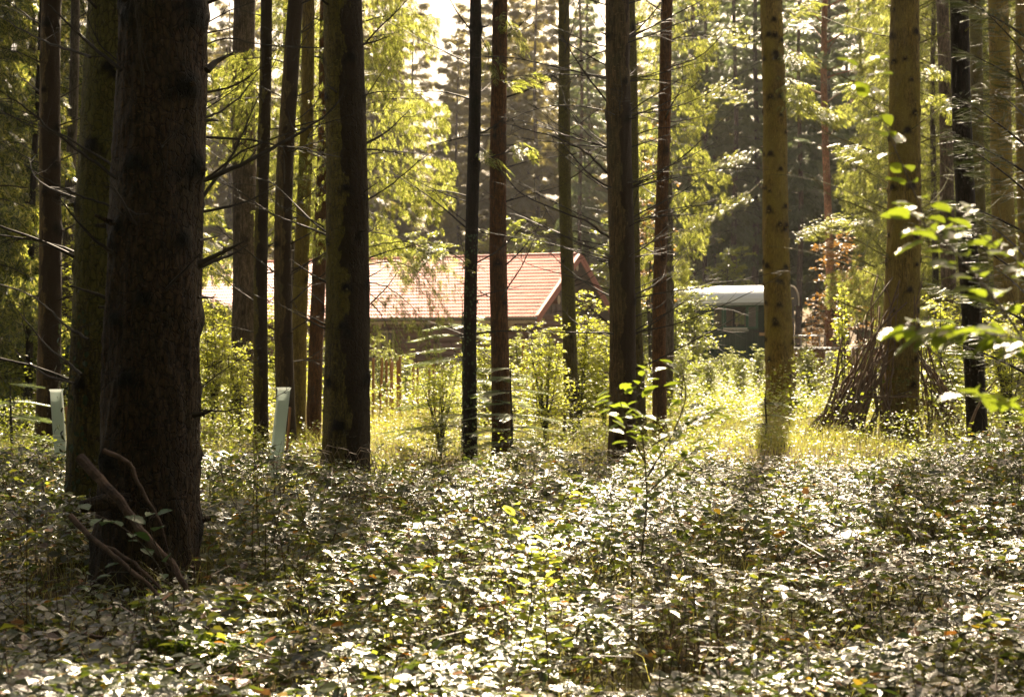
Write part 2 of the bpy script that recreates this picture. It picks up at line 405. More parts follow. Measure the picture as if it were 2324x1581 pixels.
# ------------------------------------------------------------------ tree parts
def trunk_mesh(name, mat, axis, r0, r1, H, rings, sides, flare=0.7, lobes=5, knots=None, seed=0, rough=0.03, stub=True, zvis=9.0):
    """axis(z) -> x,y offset from the base; knots: list of (theta, z, size)"""
    r = random.Random(seed)
    zs = np.concatenate([-0.3 + (zvis + .3) * np.linspace(0, 1, rings) ** 1.1, np.linspace(zvis, H, 14)[1:]]); rings = len(zs)
    th = np.linspace(0, 2 * np.pi, sides, endpoint=False)
    Z, TH = np.meshgrid(zs, th, indexing='ij')
    rad = r0 + (r1 - r0) * np.clip(Z / H, 0, 1)
    ph = r.uniform(0, 6.28)
    fl = np.exp(-np.clip(Z, -.3, 99) / 0.28) * flare
    rad = rad * (1 + fl * (0.55 + 0.45 * np.cos(lobes * TH + ph) * np.clip(1.2 - Z, 0, 1)))
    n1 = vnoise(TH * 3.0, Z * 2.2, 1.0, seed) - .5; n1 = n1 * np.sin(TH / 2) ** .5 if False else n1
    n2 = vnoise(np.cos(TH) * 4, np.sin(TH) * 4 + Z * 3.1, 1.0, seed + 3) - .5
    n3 = vnoise(np.cos(TH) * 14, np.sin(TH) * 14 + Z * 9, 1.0, seed + 5) - .5
    n4 = vnoise(np.cos(TH) * 30 + 50, np.sin(TH) * 30 + Z * 14, 1.0, seed + 9) - .5
    rad = rad * (1 + rough * 2.0 * n2 + rough * 1.4 * n3 + rough * 1.2 * n4)
    att = np.zeros_like(rad)
    for (kt, kz, ks) in (knots or []):
        dt = (TH - kt + np.pi) % (2 * np.pi) - np.pi
        dx = dt * rad / ks; dz = (Z - kz) / ks
        # collar: bump with a dark eyebrow-shaped scar
        bump = np.exp(-(dx ** 2 + dz ** 2) * 2.2)
        rad = rad + bump * ks * 0.22
        brow = np.exp(-((dz + 0.55 * np.abs(dx)) ** 2) * 7) * np.clip(1.35 - np.abs(dx), 0, 1) * (dz > -1.2)
        att = np.maximum(att, np.clip(bump * 1.2 - .15, 0, 1) * .9)
        att = np.maximum(att, np.clip(brow, 0, 1) * .75)
    ax = np.array([axis(z) for z in zs])
    X = ax[:, 0][:, None] + rad * np.cos(TH); Y = ax[:, 1][:, None] + rad * np.sin(TH)
    V = np.stack([X, Y, Z], -1).reshape(-1, 3)
    i = np.arange(rings - 1)[:, None] * sides; j = np.arange(sides)[None]; k = (j + 1) % sides
    Q = np.stack([i + j, i + k, i + sides + k, i + sides + j], -1).reshape(-1, 4)
    g = Geo(); g.add(V, None, Q, 0, att.reshape(-1))
    if stub:
        for (kt, kz, ks) in (knots or []):
            if r.random() < .55:
                a = axis(kz); rr = r0 + (r1 - r0) * kz / H
                d = np.array([math.cos(kt), math.sin(kt), r.uniform(-.1, .4)])
                p = np.array([a[0], a[1], kz]) + d * rr * .9
                L = r.uniform(.03, .11)
                g.tube([p, p + d * (rr * .1 + L)], [ks * .22, ks * .1], 5, 0)
    return g.mesh(name, [mat], True, True)

def dead_branch(g, p0, d, L, r0, curve=0.25, twigs=5, seed=None, mat=0, sub=True, sides=5):
    r = random.Random(seed if seed is not None else rnd.random())
    d = np.array(d, float); d /= np.linalg.norm(d)
    n = 8; pts = [np.array(p0, float)]; dd = d.copy()
    wob = np.array([r.uniform(-.14, .14) for _ in range(3)])
    for i in range(n):
        dd = dd + np.array([0, 0, curve / n]) + wob * .5 + np.array([r.uniform(-.10, .10) for _ in range(3)])
        dd /= np.linalg.norm(dd); pts.append(pts[-1] + dd * L / n)
    pts = np.array(pts)
    g.tube(pts, r0 * (1 - .82 * np.linspace(0, 1, n + 1)), sides, mat)
    if sub:
        for k in range(twigs):
            t = r.uniform(.2, .95); i = min(n - 1, int(t * n)); p = pts[i] + (pts[i + 1] - pts[i]) * (t * n - i)
            side = np.cross(dd, [0, 0, 1.0]) * r.choice([-1, 1])
            td = dd * r.uniform(.4, 1) + side * r.uniform(.4, 1) + np.array([0, 0, r.uniform(-.5, .4)]); td /= np.linalg.norm(td)
            l = L * r.uniform(.12, .38) * (1.1 - t * .5)
            q = np.array([p, p + td * l * .5 + np.array([0, 0, r.uniform(-.03, .03)]), p + td * l + np.array([0, 0, r.uniform(-.1, .06)]) * l])
            g.tube(q, [r0 * .32, r0 * .22, r0 * .1], 3, mat, False)
            if r.random() < .6:
                td2 = td + side * r.uniform(-.8, .8) + np.array([0, 0, r.uniform(-.4, .4)])
                g.tube([q[1], q[1] + td2 / np.linalg.norm(td2) * l * .45], [r0 * .18, r0 * .08], 3, mat, False)
    return pts

def branch_curve(p0, az, L, rise, droop, n=7):
    t = np.linspace(0, 1, n)
    out = np.array([math.cos(az), math.sin(az), 0])
    return p0 + out * (L * t)[:, None] + np.array([0, 0, 1.0]) * (L * (rise * t - droop * t * t + .35 * droop * t ** 3))[:, None]

def crown_geo(seed, H, z0, rmax, nb, per, size, droop=0.55, rise=0.15, hang=0.5, shape='cone', tmpl=None, trunk_r=0.12, bare=0.15, mat_leaf=0, mat_wood=1, az_lim=None, flat=0.0):
    """conifer crown: limbs round the stem, every limb carries sprays along its outer part"""
    r = np.random.default_rng(seed); g = Geo()
    tv, tt = tmpl or (SPRIG, SPRIG_T)
    pos = []; dirs = []; nrm = []; sc = []
    for b in range(nb):
        u = (b + r.random()) / nb
        z = z0 + (H - z0) * u
        if shape == 'cone': L = rmax * (1 - u) ** .75 * r.uniform(.7, 1.1) + .25
        elif shape == 'col': L = rmax * min(1, 6 * u + .3) * (1 - u * .75) * r.uniform(.6, 1.15) + .2
        else: L = rmax * math.sin(math.pi * (u * .85 + .12)) * r.uniform(.5, 1.1) + .2
        az = b * 2.4 + r.uniform(-.5, .5)
        if az_lim is not None: az = az_lim[0] + (az_lim[1] - az_lim[0]) * r.random()
        c = branch_curve(np.array([0, 0, z]), az, L, rise + .5 * u, droop * (1 - .5 * u))
        g.tube(c, np.linspace(.010 + .006 * L, .003, len(c)), 4, mat_wood, False)
        n = max(3, int(per * L))
        t = bare + (1 - bare) * r.random(n) ** .8
        idx = np.clip(t * (len(c) - 1), 0, len(c) - 1.001); i0 = idx.astype(int); f = (idx - i0)[:, None]
        p = c[i0] * (1 - f) + c[i0 + 1] * f
        tan = norm(c[i0 + 1] - c[i0])
        side = norm(np.cross(tan, [0, 0, 1.0])) * r.choice([-1, 1], n)[:, None]
        spreadw = (1.15 - t) * L * .42 + .05
        p = p + side * (r.random(n) * spreadw)[:, None] + np.array([0, 0, -1.0]) * (r.random(n) ** 1.4 * hang * (.10 + .16 * L) * 1.3)[:, None]
        d = tan * r.uniform(.3, 1.0, n)[:, None] + side * r.uniform(.1, 1.0, n)[:, None] + np.array([0, 0, -1.0]) * (hang * r.uniform(.3, 1.6, n))[:, None]
        nn = np.array([0, 0, 1.0]) + r.normal(0, .35 + .3 * hang * (1 - flat), (n, 3)) + side * hang
        pos.append(p); dirs.append(d); nrm.append(nn); sc.append(size * r.uniform(.6, 1.25, n))
    pos = np.vstack(pos); dirs = np.vstack(dirs); nrm = np.vstack(nrm); sc = np.concatenate(sc)
    g.scatter(tv, tt, pos, frames(dirs, nrm), sc, mat_leaf)
    return g

def leafy_geo(seed, h, spread, stems, twigs, leaves, lsize, mat_leaf=0, mat_wood=1, layered=0.6, tmpl=None, base_z=0.1, lean=None):
    """shrub or young broad-leaved tree with leaves in flat sprays along its twigs"""
    r = np.random.default_rng(seed); g = Geo(); tv, tt = tmpl or (DIAM, DIAM_T)
    pos = []; dirs = []; nrm = []; sc = []
    for s in range(stems):
        az = r.uniform(0, 6.28); tilt = r.uniform(.05, .45) * spread / max(h, .1)
        hh = h * r.uniform(.65, 1.05)
        p1 = np.array([math.cos(az), math.sin(az), 0]) * hh * tilt
        if lean is not None: p1 = p1 + np.array(lean) * hh
        ts = np.linspace(0, 1, 7)
        st = np.stack([p1[0] * ts ** 1.3, p1[1] * ts ** 1.3, hh * ts], -1) + r.normal(0, .012 * h, (7, 3)) * ts[:, None]
        g.tube(st, np.linspace(.006 + .006 * h, .003, 7), 4, mat_wood, False)
        for k in range(twigs):
            t = r.uniform(base_z, 1); i = min(5, int(t * 6)); p = st[i] + (st[i + 1] - st[i]) * (t * 6 - i)
            a = r.uniform(0, 6.28); L = spread * (1.05 - .75 * t) * r.uniform(.4, 1.0)
            d = np.array([math.cos(a), math.sin(a), r.uniform(.0, .55)]); d /= np.linalg.norm(d)
            e = p + d * L + np.array([0, 0, -.12 * L * L])
            g.tube([p, (p + e) / 2 + [0, 0, .05 * L], e], [.004 + .002 * h, .004, .002], 3, mat_wood, False)
            n = leaves; tt_ = r.uniform(.15, 1.05, n)[:, None]
            side = np.array([-d[1], d[0], 0]); sg = r.choice([-1, 1], n)[:, None]
            q = p + (e - p) * tt_ + side * sg * (r.random(n)[:, None] * .35 * L * (1.1 - tt_)) + r.normal(0, .02, (n, 3))
            q[:, 2] += .05 * L * 4 * (tt_[:, 0] * (1 - tt_[:, 0]))
            pos.append(q); dirs.append(d[None] * r.uniform(.2, 1, n)[:, None] + side * sg * r.uniform(.4, 1, n)[:, None] + r.normal(0, .25, (n, 3)) + [0, 0, -.15])
            nrm.append(np.array([0, 0, 1.0]) + r.normal(0, .75 - .6 * layered, (n, 3))); sc.append(lsize * r.uniform(.6, 1.2, n))
    g.scatter(tv, tt, np.vstack(pos), frames(np.vstack(dirs), np.vstack(nrm)), np.concatenate(sc), mat_leaf)
    return g

# ------------------------------------------------------------------ ground
def gz(x, y):
    return 0.16 * (vnoise(x, y, 5.0, 1) - 0.5) + 0.05 * (vnoise(x, y, 1.1, 2) - 0.5)
def ground():
    xs = np.concatenate([np.linspace(-420, -45, 16), np.linspace(-42, 42, 150), np.linspace(45, 420, 16)])
    ys = np.concatenate([np.linspace(-300, -12, 12), np.linspace(-10, 75, 170), np.linspace(80, 600, 24)])
    X, Y = np.meshgrid(xs, ys, indexing='ij')
    V = np.stack([X, Y, gz(X, Y)], -1).reshape(-1, 3)
    n = len(ys); i = np.arange(len(xs) - 1)[:, None] * n; j = np.arange(n - 1)[None]
    Q = np.stack([i + j, i + n + j, i + n + j + 1, i + j + 1], -1).reshape(-1, 4)
    m, t, out = mat_new('forest_soil')
    v = mapping(t)
    a = noise_tex(t, v, 0.5, 6, 0.65); b = noise_tex(t, v, 9, 6, 0.7)
    r1 = ramp(t, [(0.35, (0.035, 0.024, 0.014)), (0.6, (0.09, 0.06, 0.03)), (0.75, (0.15, 0.11, 0.045))]); t.links.new(b.outputs[0], r1.inputs[0])
    r2 = ramp(t, [(0.4, (0, 0, 0)), (0.62, (1, 1, 1))]); t.links.new(a.outputs[0], r2.inputs[0])
    c = mixc(t, r1.outputs[0], (0.07, 0.085, 0.02), mth(t, 'MULTIPLY', r2.outputs[0], 0.7))
    p = t.nodes.new('ShaderNodeBsdfPrincipled'); p.inputs['Roughness'].default_value = 0.95; p.inputs['Specular IOR Level'].default_value = 0.1
    t.links.new(c, p.inputs['Base Color'])
    bp = t.nodes.new('ShaderNodeBump'); bp.inputs['Distance'].default_value = 0.04; t.links.new(b.outputs[0], bp.inputs['Height']); t.links.new(bp.outputs[0], p.inputs['Normal'])
    t.links.new(p.outputs[0], out.inputs['Surface'])
    g = Geo(); g.add(V, None, Q)
    o = g.build('ground', m, smooth=True); o['kind'] = 'structure'
ground()

def stuff(name, label, g, mats, cat='undergrowth'):
    o = g.build(name, mats); o['kind'] = 'stuff'; o['label'] = label; o['category'] = cat
    return o

def wedge(n, y0, y1, margin=1.2, power=1.0):
    """n random points in the ground in front of the camera between y0 and y1, evenly spread over the area"""
    u = rng.random(n) ** power
    y = np.sqrt(y0 * y0 + u * (y1 * y1 - y0 * y0))
    x = (rng.random(n) * 2 - 1) * (0.37 * y + margin)
    return x, y

# ------------------------------------------------------------------ bramble field
BIG = (P(335, 790, 8.6)[0], 8.6)
def bramble_h(x, y):
    h = 0.22 + 0.36 * vnoise(x, y, 1.7, 11) + 0.16 * vnoise(x, y, 0.55, 12)
    r = np.hypot(x - BIG[0] - .1, y - BIG[1] + .9)
    h = h * (0.35 + 0.65 * np.clip((r - .5) / 1.3, 0, 1))
    h = h * np.clip(1.0 - (y - 11.5 - 4 * vnoise(x, y, 1.3, 13)) / 4.0, .3, 1)
    h = h * (.8 + .5 * vnoise(x, y, 3.2, 14))
    return h
def brambles():
    g = Geo()
    def layer(n, y0, y1, hmin, hmax, size, tilt, margin=1.2, thin=None):
        x, y = wedge(n, y0, y1, margin)
        keep = np.hypot(x - BIG[0], y - BIG[1]) > .42
        keep &= rng.random(n) < np.clip(vnoise(x, y, .42, 71) * 3.0 - 1.0 + .9 * vnoise(x, y, 1.5, 72), .03, 1)
        if thin is not None: keep &= rng.random(n) < thin(x, y)
        x, y = x[keep], y[keep]; n = len(x)
        h = bramble_h(x, y)
        z = gz(x, y) + h * rng.uniform(hmin, hmax, n)
        c = np.stack([x, y, z], -1)
        az = rng.uniform(0, 2 * np.pi, n)
        d = np.stack([np.cos(az), np.sin(az), rng.normal(-.05, .18, n)], -1)
        up = np.array([0, 0, 1.0]) + rng.normal(0, tilt, (n, 3))
        Fm = frames(d, up)
        sz = size * rng.uniform(.45, 1.3, n) * (1 + .15 * (vnoise(x, y, 2.5, 21) - .5))
        for (a, off, s) in ((0, .35, 1.0), (1.25, .12, .85), (-1.25, .12, .85), (2.1, 0, .6), (-2.1, 0, .6)):
            if abs(a) > 2: m = rng.random(n) < .35
            else: m = np.ones(n, bool)
            k = m.sum()
            ca, sa = math.cos(a), math.sin(a)
            dd = Fm[m, :, 1] * ca + Fm[m, :, 0] * sa
            nn = Fm[m, :, 2] + rng.normal(0, .16, (k, 3))
            M2 = frames(dd, nn)
            s2 = np.stack([sz[m] * s * rng.uniform(.75, 1.3, k), sz[m] * s, sz[m] * s * rng.uniform(.4, 1.6, k)], -1)
            g.scatter(LEAF, LEAF_T, c[m] + dd * (off * sz[m])[:, None], M2, s2)
    layer(24000, 3.6, 15.5, .85, 1.05, .066, .24)
    layer(14000, 3.6, 15.5, .50, .85, .066, .30)
    layer(7000, 3.6, 14.0, .15, .55, .060, .60)
    layer(5000, 2.2, 6.0, .80, 1.05, .058, .24, 1.6)
    layer(6500, 14.0, 21.0, .4, 1.3, .060, .35, 1.0, lambda x, y: np.clip(vnoise(x, y, 2.2, 31) * 1.8 - .5, 0, 1))
    stuff('bramble_thicket', 'low field of glossy dark green bramble leaves filling the foreground', g, [M['bramble']], 'brambles')
    # arching canes and dry stalks
    g = Geo(); r = random.Random(3)
    for k in range(620):
        y = math.sqrt(r.uniform(3.8 ** 2, 14 ** 2)); x = r.uniform(-1, 1) * (.37 * y + 1)
        if math.hypot(x - BIG[0], y - BIG[1]) < .5: continue
        h = float(bramble_h(np.array(x), np.array(y))); a = r.uniform(0, 6.28); L = r.uniform(.4, 1.3)
        z0 = float(gz(x, y)); e = np.array([math.cos(a), math.sin(a), 0]) * L
        p = [np.array([x, y, z0]) + e * t + np.array([0, 0, h * 1.15 * math.sin(math.pi * min(1, t * 1.02)) * r.uniform(.85, 1.15)]) for t in (0, .2, .4, .6, .8, 1)]
        g.tube(p, [.0035, .003, .003, .0025, .002, .0012], 3, 0, False)
    for k in range(260):
        y = math.sqrt(r.uniform(4 ** 2, 13 ** 2)); x = r.uniform(-1, 1) * (.36 * y)
        z0 = float(gz(x, y)); h = r.uniform(.4, .95); a = r.uniform(0, 6.28); l = r.uniform(0, .25)
        g.tube([(x, y, z0), (x + l * .4 * math.cos(a), y + l * .4 * math.sin(a), z0 + h * .6), (x + l * math.cos(a), y + l * math.sin(a), z0 + h)], [.003, .0022, .001], 3, 0, False)
    stuff('bramble_stems', 'thin reddish bramble canes arching among the leaves', g, [M['stem']], 'stems')
    # fallen leaves lying on the soil and caught in the brambles
    g = Geo(); n = 7000
    x, y = wedge(n, 3.4, 20)
    z = gz(x, y) + np.where(rng.random(n) < .35, bramble_h(x, y) * rng.uniform(.4, 1.0, n), .015)
    az = rng.uniform(0, 6.28, n)
    g.scatter(LEAF, LEAF_T, np.stack([x, y, z], -1), frames(np.stack([np.cos(az), np.sin(az), rng.normal(0, .2, n)], -1), np.array([0, 0, 1.]) + rng.normal(0, .5, (n, 3))), .055 * rng.uniform(.6, 1.2, n))
    stuff('leaf_litter', 'brown and yellow fallen leaves on the forest floor', g, [M['litter']], 'fallen leaves')
brambles()

# ------------------------------------------------------------------ grass and herbs of the clearing
def blades(g, x, y, h, wdt, lean, mat=0, z0=None):
    n = len(x); z = gz(x, y) if z0 is None else z0; az = rng.uniform(0, 6.28, n); la = rng.uniform(0, 6.28, n)
    w = np.stack([np.cos(az), np.sin(az), np.zeros(n)], -1) * (wdt * .5)[:, None]
    l = np.stack([np.cos(la), np.sin(la), np.zeros(n)], -1) * (h * lean * rng.uniform(.3, 1.4, n))[:, None]
    b = np.stack([x, y, z], -1)
    m = b + l * .3 + np.array([0, 0, 1.]) * (h * .6)[:, None]; t = b + l + np.array([0, 0, 1.]) * (h * .92)[:, None]
    V = np.stack([b - w, b + w, m - w * .8, m + w * .8, t], 1).reshape(-1, 3)
    o = (np.arange(n) * 5)[:, None]
    g.add(V, np.concatenate([o + [2, 3, 4]]), o + [0, 1, 3, 2], mat)
def clearing():
    g = Geo()
    x, y = wedge(46000, 11.5, 34, 1.5, 1.15)
    k = rng.random(len(x)) < np.clip(.25 + 1.2 * vnoise(x, y, 1.6, 41), 0, 1); x, y = x[k], y[k]
    h = (.10 + .28 * vnoise(x, y, 2.0, 42)) * rng.uniform(.6, 1.3, len(x))
    blades(g, x, y, h, .006 + .006 * rng.random(len(x)), .55)
    x, y = wedge(30000, 30, 70, 2); blades(g, x, y, .35 * rng.uniform(.5, 1.5, len(x)), .018 + 0 * x, .5)
    x, y = wedge(6000, 4.5, 14); blades(g, x, y, .30 * rng.uniform(.5, 1.6, len(x)), .005 + 0 * x, .7)
    stuff('clearing_grass', 'sunlit yellow-green grass of the clearing behind the brambles', g, [M['grass']], 'grass')
    g = Geo()
    def herbs(n, y0, y1, hf, size, thin, xr=None):
        x, y = wedge(n, y0, y1, 2.0)
        xv = CX + x / y * F_V
        k = rng.random(n) < thin(x, y, xv); x, y, xv = x[k], y[k], xv[k]; n = len(x)
        h = hf(x, y, xv)
        z = gz(x, y) + h * rng.random(n) ** .6
        az = rng.uniform(0, 6.28, n)
        d = np.stack([np.cos(az), np.sin(az), rng.normal(0, .35, n)], -1)
        s = size * rng.uniform(.5, 1.3, n)
        g.scatter(DIAM, DIAM_T, np.stack([x, y, z], -1), frames(d, np.array([0, 0, 1.]) + rng.normal(0, .45, (n, 3))), s)
    side = lambda xv: np.clip(np.maximum((700 - xv) / 300, (xv - 1950) / 200), 0, 1)
    herbs(90000, 10.5, 24, lambda x, y, xv: (.12 + .45 * vnoise(x, y, 1.3, 51) ** 1.5 * 1.4) + .25 * side(xv), .045,
          lambda x, y, xv: np.clip(1.7 * vnoise(x, y, 1.2, 52) - .35 + .5 * side(xv), .03, 1))
    herbs(95000, 24, 46, lambda x, y, xv: .15 + 1.5 * vnoise(x, y, 1.6, 53) ** 1.4 + .5 * side(xv), .075,
          lambda x, y, xv: np.clip(1.5 * vnoise(x, y, 2.5, 54) - .15 + .4 * side(xv), .05, 1))
    herbs(60000, 4.5, 13, lambda x, y, xv: .2 + .5 * vnoise(x, y, .9, 57), .036, lambda x, y, xv: np.clip(3.2 * vnoise(x, y, 1.1, 58) - 1.8, 0.02, 1))
    herbs(30000, 40, 75, lambda x, y, xv: .3 + 1.1 * vnoise(x, y, 3.0, 55), .13, lambda x, y, xv: .8 + 0 * x)
    stuff('undergrowth', 'yellow-green herbs and low weeds growing around the clearing', g, [M['herb']], 'undergrowth')
clearing()

# ------------------------------------------------------------------ foreground and middle trees
SHADE_CROWNS = []  # crowns above the view, thinned and sized to dapple sun on the ground
for s in range(3):
    g = crown_geo(100 + s, 25, 12.5, 2.3, 66, 15, .42, droop=.5, rise=.1, hang=.35)
    SHADE_CROWNS.append(g.mesh('shade_crown_mesh', [M['spruce'], M['twig']]))

def tree(name, label, xb, yb, xt, d, dia_b, dia_t, mat, H=24, flare=.5, knots=20, kn_size=.05, branches=8, br_len=(.6, 1.6), br_z=(1.2, 6), twigm='twig',
         crown=None, crown_s=1.0, sides=24, rings=70, seed=None, curve=0.0, group=None, cat='tree', z_top=None, twigs=6, rise=(.15, .7), rough=.03, whorl=True, ax_wob=.02, br_curve=.3, br_r=(.008, .016)):
    """a stem seen at xb (at its foot) and xt (at the top edge of the photo)"""
    seed = seed if seed is not None else int(abs(xb * 7 + d * 13)) % 9973
    r = random.Random(seed)
    x0 = (xb - CX) / F_V * d; ztop = CAM_H + (CY) / F_V * d
    x1 = (xt - CX) / F_V * d
    slope = (x1 - x0) / ztop
    root = thing(name, label, cat, (x0, d, float(gz(x0, d))), 0, group)
    ph = r.uniform(0, 6.28)
    ax = lambda z: (slope * z + ax_wob * math.sin(z * .9 + ph) + curve * math.sin(math.pi * min(1, max(0, z) / ztop)), ax_wob * .5 * math.cos(z * .7 + ph))
    zend = min(H, z_top or H)
    r0, r1 = dia_b / 2, (dia_b + (dia_t - dia_b) * H / ztop) / 2
    r1 = max(r1, .02)
    kl = []
    zmax_vis = ztop + 1
    for i in range(knots):
        z = .3 + zmax_vis * (i + r.random()) / max(knots, 1)
        if whorl: z = round(z / .45) * .45 + r.uniform(-.07, .07)
        kl.append((r.uniform(0, 6.28), z, kn_size * 1.5 * r.uniform(.6, 1.3)))
    me = trunk_mesh('trunk', M[mat], ax, r0, r1, H, rings, sides, flare, r.choice([4, 5, 6]), kl, seed, rough, zvis=min(H - 1, ztop + .8))
    link('trunk', me, root)
    for i in range(branches):
        g = Geo()
        z = br_z[0] + (min(br_z[1], zmax_vis + .5) - br_z[0]) * (i + r.random()) / max(branches, 1)
        if whorl: z = round(z / .45) * .45 + r.uniform(-.05, .05)
        az = r.uniform(0, 6.28)
        if r.random() < .5: az = r.choice([0, math.pi]) + r.uniform(-.6, .6)
        L = r.uniform(*br_len); rr = r0 + (r1 - r0) * z / H
        a = ax(z); dd = np.array([math.cos(az), math.sin(az), r.uniform(*rise)])
        p0 = np.array([a[0] + math.cos(az) * rr * .7, a[1] + math.sin(az) * rr * .7, z])
        dead_branch(g, p0, dd, L, r.uniform(*br_r), br_curve * r.uniform(-.3, 1), twigs, r.random())
        g.build('branch', M[twigm], root)
    if crown is not None:
        cr = link('crown', SHADE_CROWNS[crown % 3], root, (slope * 12, 0, crown_shade_dz.get(label, 0)), (0, 0, r.uniform(0, 6))); cr.scale = (crown_s, crown_s, 1)
    return root
crown_shade_dz = {}
crown_shade_dz['dark many-branched trunk right of the cabin, its bare whorls spreading both ways'] = -3.5
crown_shade_dz['reddish brown rough trunk beside the slender black one'] = -3.0
crown_shade_dz['slender near-black trunk with ivy left of the roof gable'] = -3.0
crown_shade_dz['thick upright trunk in the middle left with ragged dark half'] = -4.5
crown_shade_dz['golden trunk with dotted knots in front of the right end of the wagon'] = 8.0

def vline(root, pts, d0, d1, r0, mat='twig', twigs=3, seed=1, name='branch', sides=6, twl=.25):
    """a bough whose course is known in the photograph, at d0..d1 metres"""
    r = random.Random(seed); n = len(pts)
    W = [P(x, y, d0 + (d1 - d0) * i / (n - 1)) for i, (x, y) in enumerate(pts)]
    W = np.array(W) - (np.array(root.location) if root is not None else 0)
    # resample with a little roughness
    tt = np.linspace(0, n - 1, 4 * n); i0 = np.minimum(tt.astype(int), n - 2); f = (tt - i0)[:, None]; C = W[i0] * (1 - f) + W[i0 + 1] * f
    C[1:-1] = (C[:-2] + 2 * C[1:-1] + C[2:]) / 4
    L = np.linalg.norm(W[-1] - W[0])
    C[1:] += np.array([[r.uniform(-1, 1) for _ in range(3)] for _ in range(len(C) - 1)]) * L * .006
    g = Geo(); g.tube(C, r0 * (1 - .75 * np.linspace(0, 1, len(C)) ** 1.2), sides, 0)
    for k in range(twigs):
        i = r.randrange(len(C) // 5, len(C) - 1); dd = norm(C[i + 1] - C[i] if i + 1 < len(C) else C[i] - C[i - 1])
        td = dd * .8 + np.array([r.uniform(-1, 1), r.uniform(-.6, .6), r.uniform(-.9, .9)]); td /= np.linalg.norm(td)
        dead_branch(g, C[i], td, L * r.uniform(.5, 1) * twl, r0 * .3, .1, 2, r.random(), 0, True, 4)
    return g.build(name, M[mat], root), C

# the big trunk on the left
big = tree('spruce_tree', 'thickest near-black spruce trunk close to the camera with bare dead limbs', 330, 1300, 375, 8.6, .60, .52, 'b_big', H=25, flare=.28, knots=56, kn_size=.075,
           branches=5, br_len=(.3, .8), br_z=(1.5, 3.5), crown=0, sides=96, rings=260, seed=11, rough=.035, ax_wob=.01)
for i, (pts, dd, r0) in enumerate([
    ([(455, 455), (500, 395), (545, 320), (588, 215)], .3, .012), ([(460, 410), (560, 370), (640, 325), (700, 290), (758, 245)], .4, .017),
    ([(462, 268), (500, 255), (548, 218), (585, 165)], .3, .009), ([(462, 480), (520, 470), (575, 452), (622, 425)], .2, .010),
    ([(465, 408), (545, 345), (600, 320), (745, 278), (790, 262)], -.2, .007), ([(450, 600), (500, 575), (555, 548)], -.2, .020), ([(452, 606), (490, 590), (520, 580), (562, 556)], 0, .016),
    ([(452, 545), (480, 540), (505, 532)], 0, .008), ([(470, 75), (510, 68), (545, 55)], .1, .006), ([(462, 275), (480, 272), (495, 274)], .1, .014),
    ([(450, 675), (480, 675), (494, 674)], 0, .010), ([(442, 930), (500, 933), (545, 927), (620, 905), (660, 880)], .3, .006), ([(440, 942), (462, 938), (482, 930)], -.3, .020),
    ([(470, 160), (490, 140), (530, 120)], -.1, .024), ([(468, 100), (520, 85), (610, 105), (737, 110)], .4, .006),
    ([(275, 160), (215, 110), (150, 50), (110, 10)], -.1, .013), ([(265, 405), (190, 350), (120, 300), (60, 245), (0, 208)], -.2, .012),
    ([(262, 380), (170, 320), (90, 285), (0, 255)], .3, .009), ([(205, 130), (130, 105), (60, 75), (0, 38)], .6, .010), ([(262, 470), (200, 452), (130, 420), (70, 385), (40, 360)], .2, .008),
    ([(258, 575), (215, 545), (165, 490), (135, 450)], -.3, .012), ([(200, 770), (150, 740), (110, 700), (72, 668)], .3, .010), ([(185, 850), (150, 820), (100, 780), (30, 690)], .3, .010),
    ([(170, 870), (100, 850), (60, 820), (30, 790)], .5, .008), ([(330, 230), (318, 120), (305, 0)], -.5, .012), ([(345, 190), (322, 110), (310, 0)], -.45, .008),
    ([(385, 560), (400, 500), (412, 440)], -.4, .007), ([(375, 660), (392, 640), (455, 575)], -.45, .013), ([(368, 480), (380, 350), (392, 240)], -.4, .005),
    ([(300, 200), (280, 150), (225, 100), (180, 0)], -.3, .008)]):
    vline(big, pts, 8.6 + (-.0 if dd > 0 else -.22), 8.6 + dd, r0, 'twig', 5, 50 + i)

T = {}
T[4] = tree('spruce_tree', 'olive spruce trunk with ivy standing just behind the thickest trunk', 205, 1195, 268, 10.5, .46, .36, 'b_olive', flare=.35, knots=34, kn_size=.06, branches=20, br_len=(.5, 1.7), br_z=(1.0, 5), crown=1, sides=64, rings=180, seed=4)
T[2] = tree('spruce_tree', 'straight brown trunk left of the ivy-clad trunk, behind the first plastic tube', 105, 1010, 120, 19, .32, .25, 'b_patch2', flare=.3, knots=26, kn_size=.06, branches=26, br_len=(.6, 2.0), br_z=(1.5, 7), crown=2, sides=36, rings=110, seed=2)
T[1] = tree('spruce_tree', 'very thin dark leaning stem at the far left edge', 58, 950, 92, 26, .14, .09, 'b_black', H=12, flare=.3, knots=5, branches=10, br_len=(.4, 1.2), seed=1)
T[3] = tree('spruce_tree', 'slim dark trunk between the brown and the ivy-clad trunks', 146, 940, 170, 28, .22, .17, 'b_far', flare=.3, knots=8, branches=14, br_len=(.6, 1.6), br_z=(1.5, 9), seed=3)
T[6] = tree('spruce_tree', 'smooth pinkish grey trunk in haze left of the cabin roof', 553, 900, 556, 26.5, .50, .40, 'b_grey', H=27, flare=.25, knots=8, branches=5, br_len=(.5, 1.2), crown=1, sides=40, rings=110, seed=6)
T[7] = tree('spruce_tree', 'slim two-tone trunk right beside the pinkish grey trunk', 590, 985, 602, 22, .23, .17, 'b_patch', flare=.3, knots=16, branches=12, br_len=(.4, 1.2), br_z=(1.3, 7), sides=30, rings=100, seed=7)
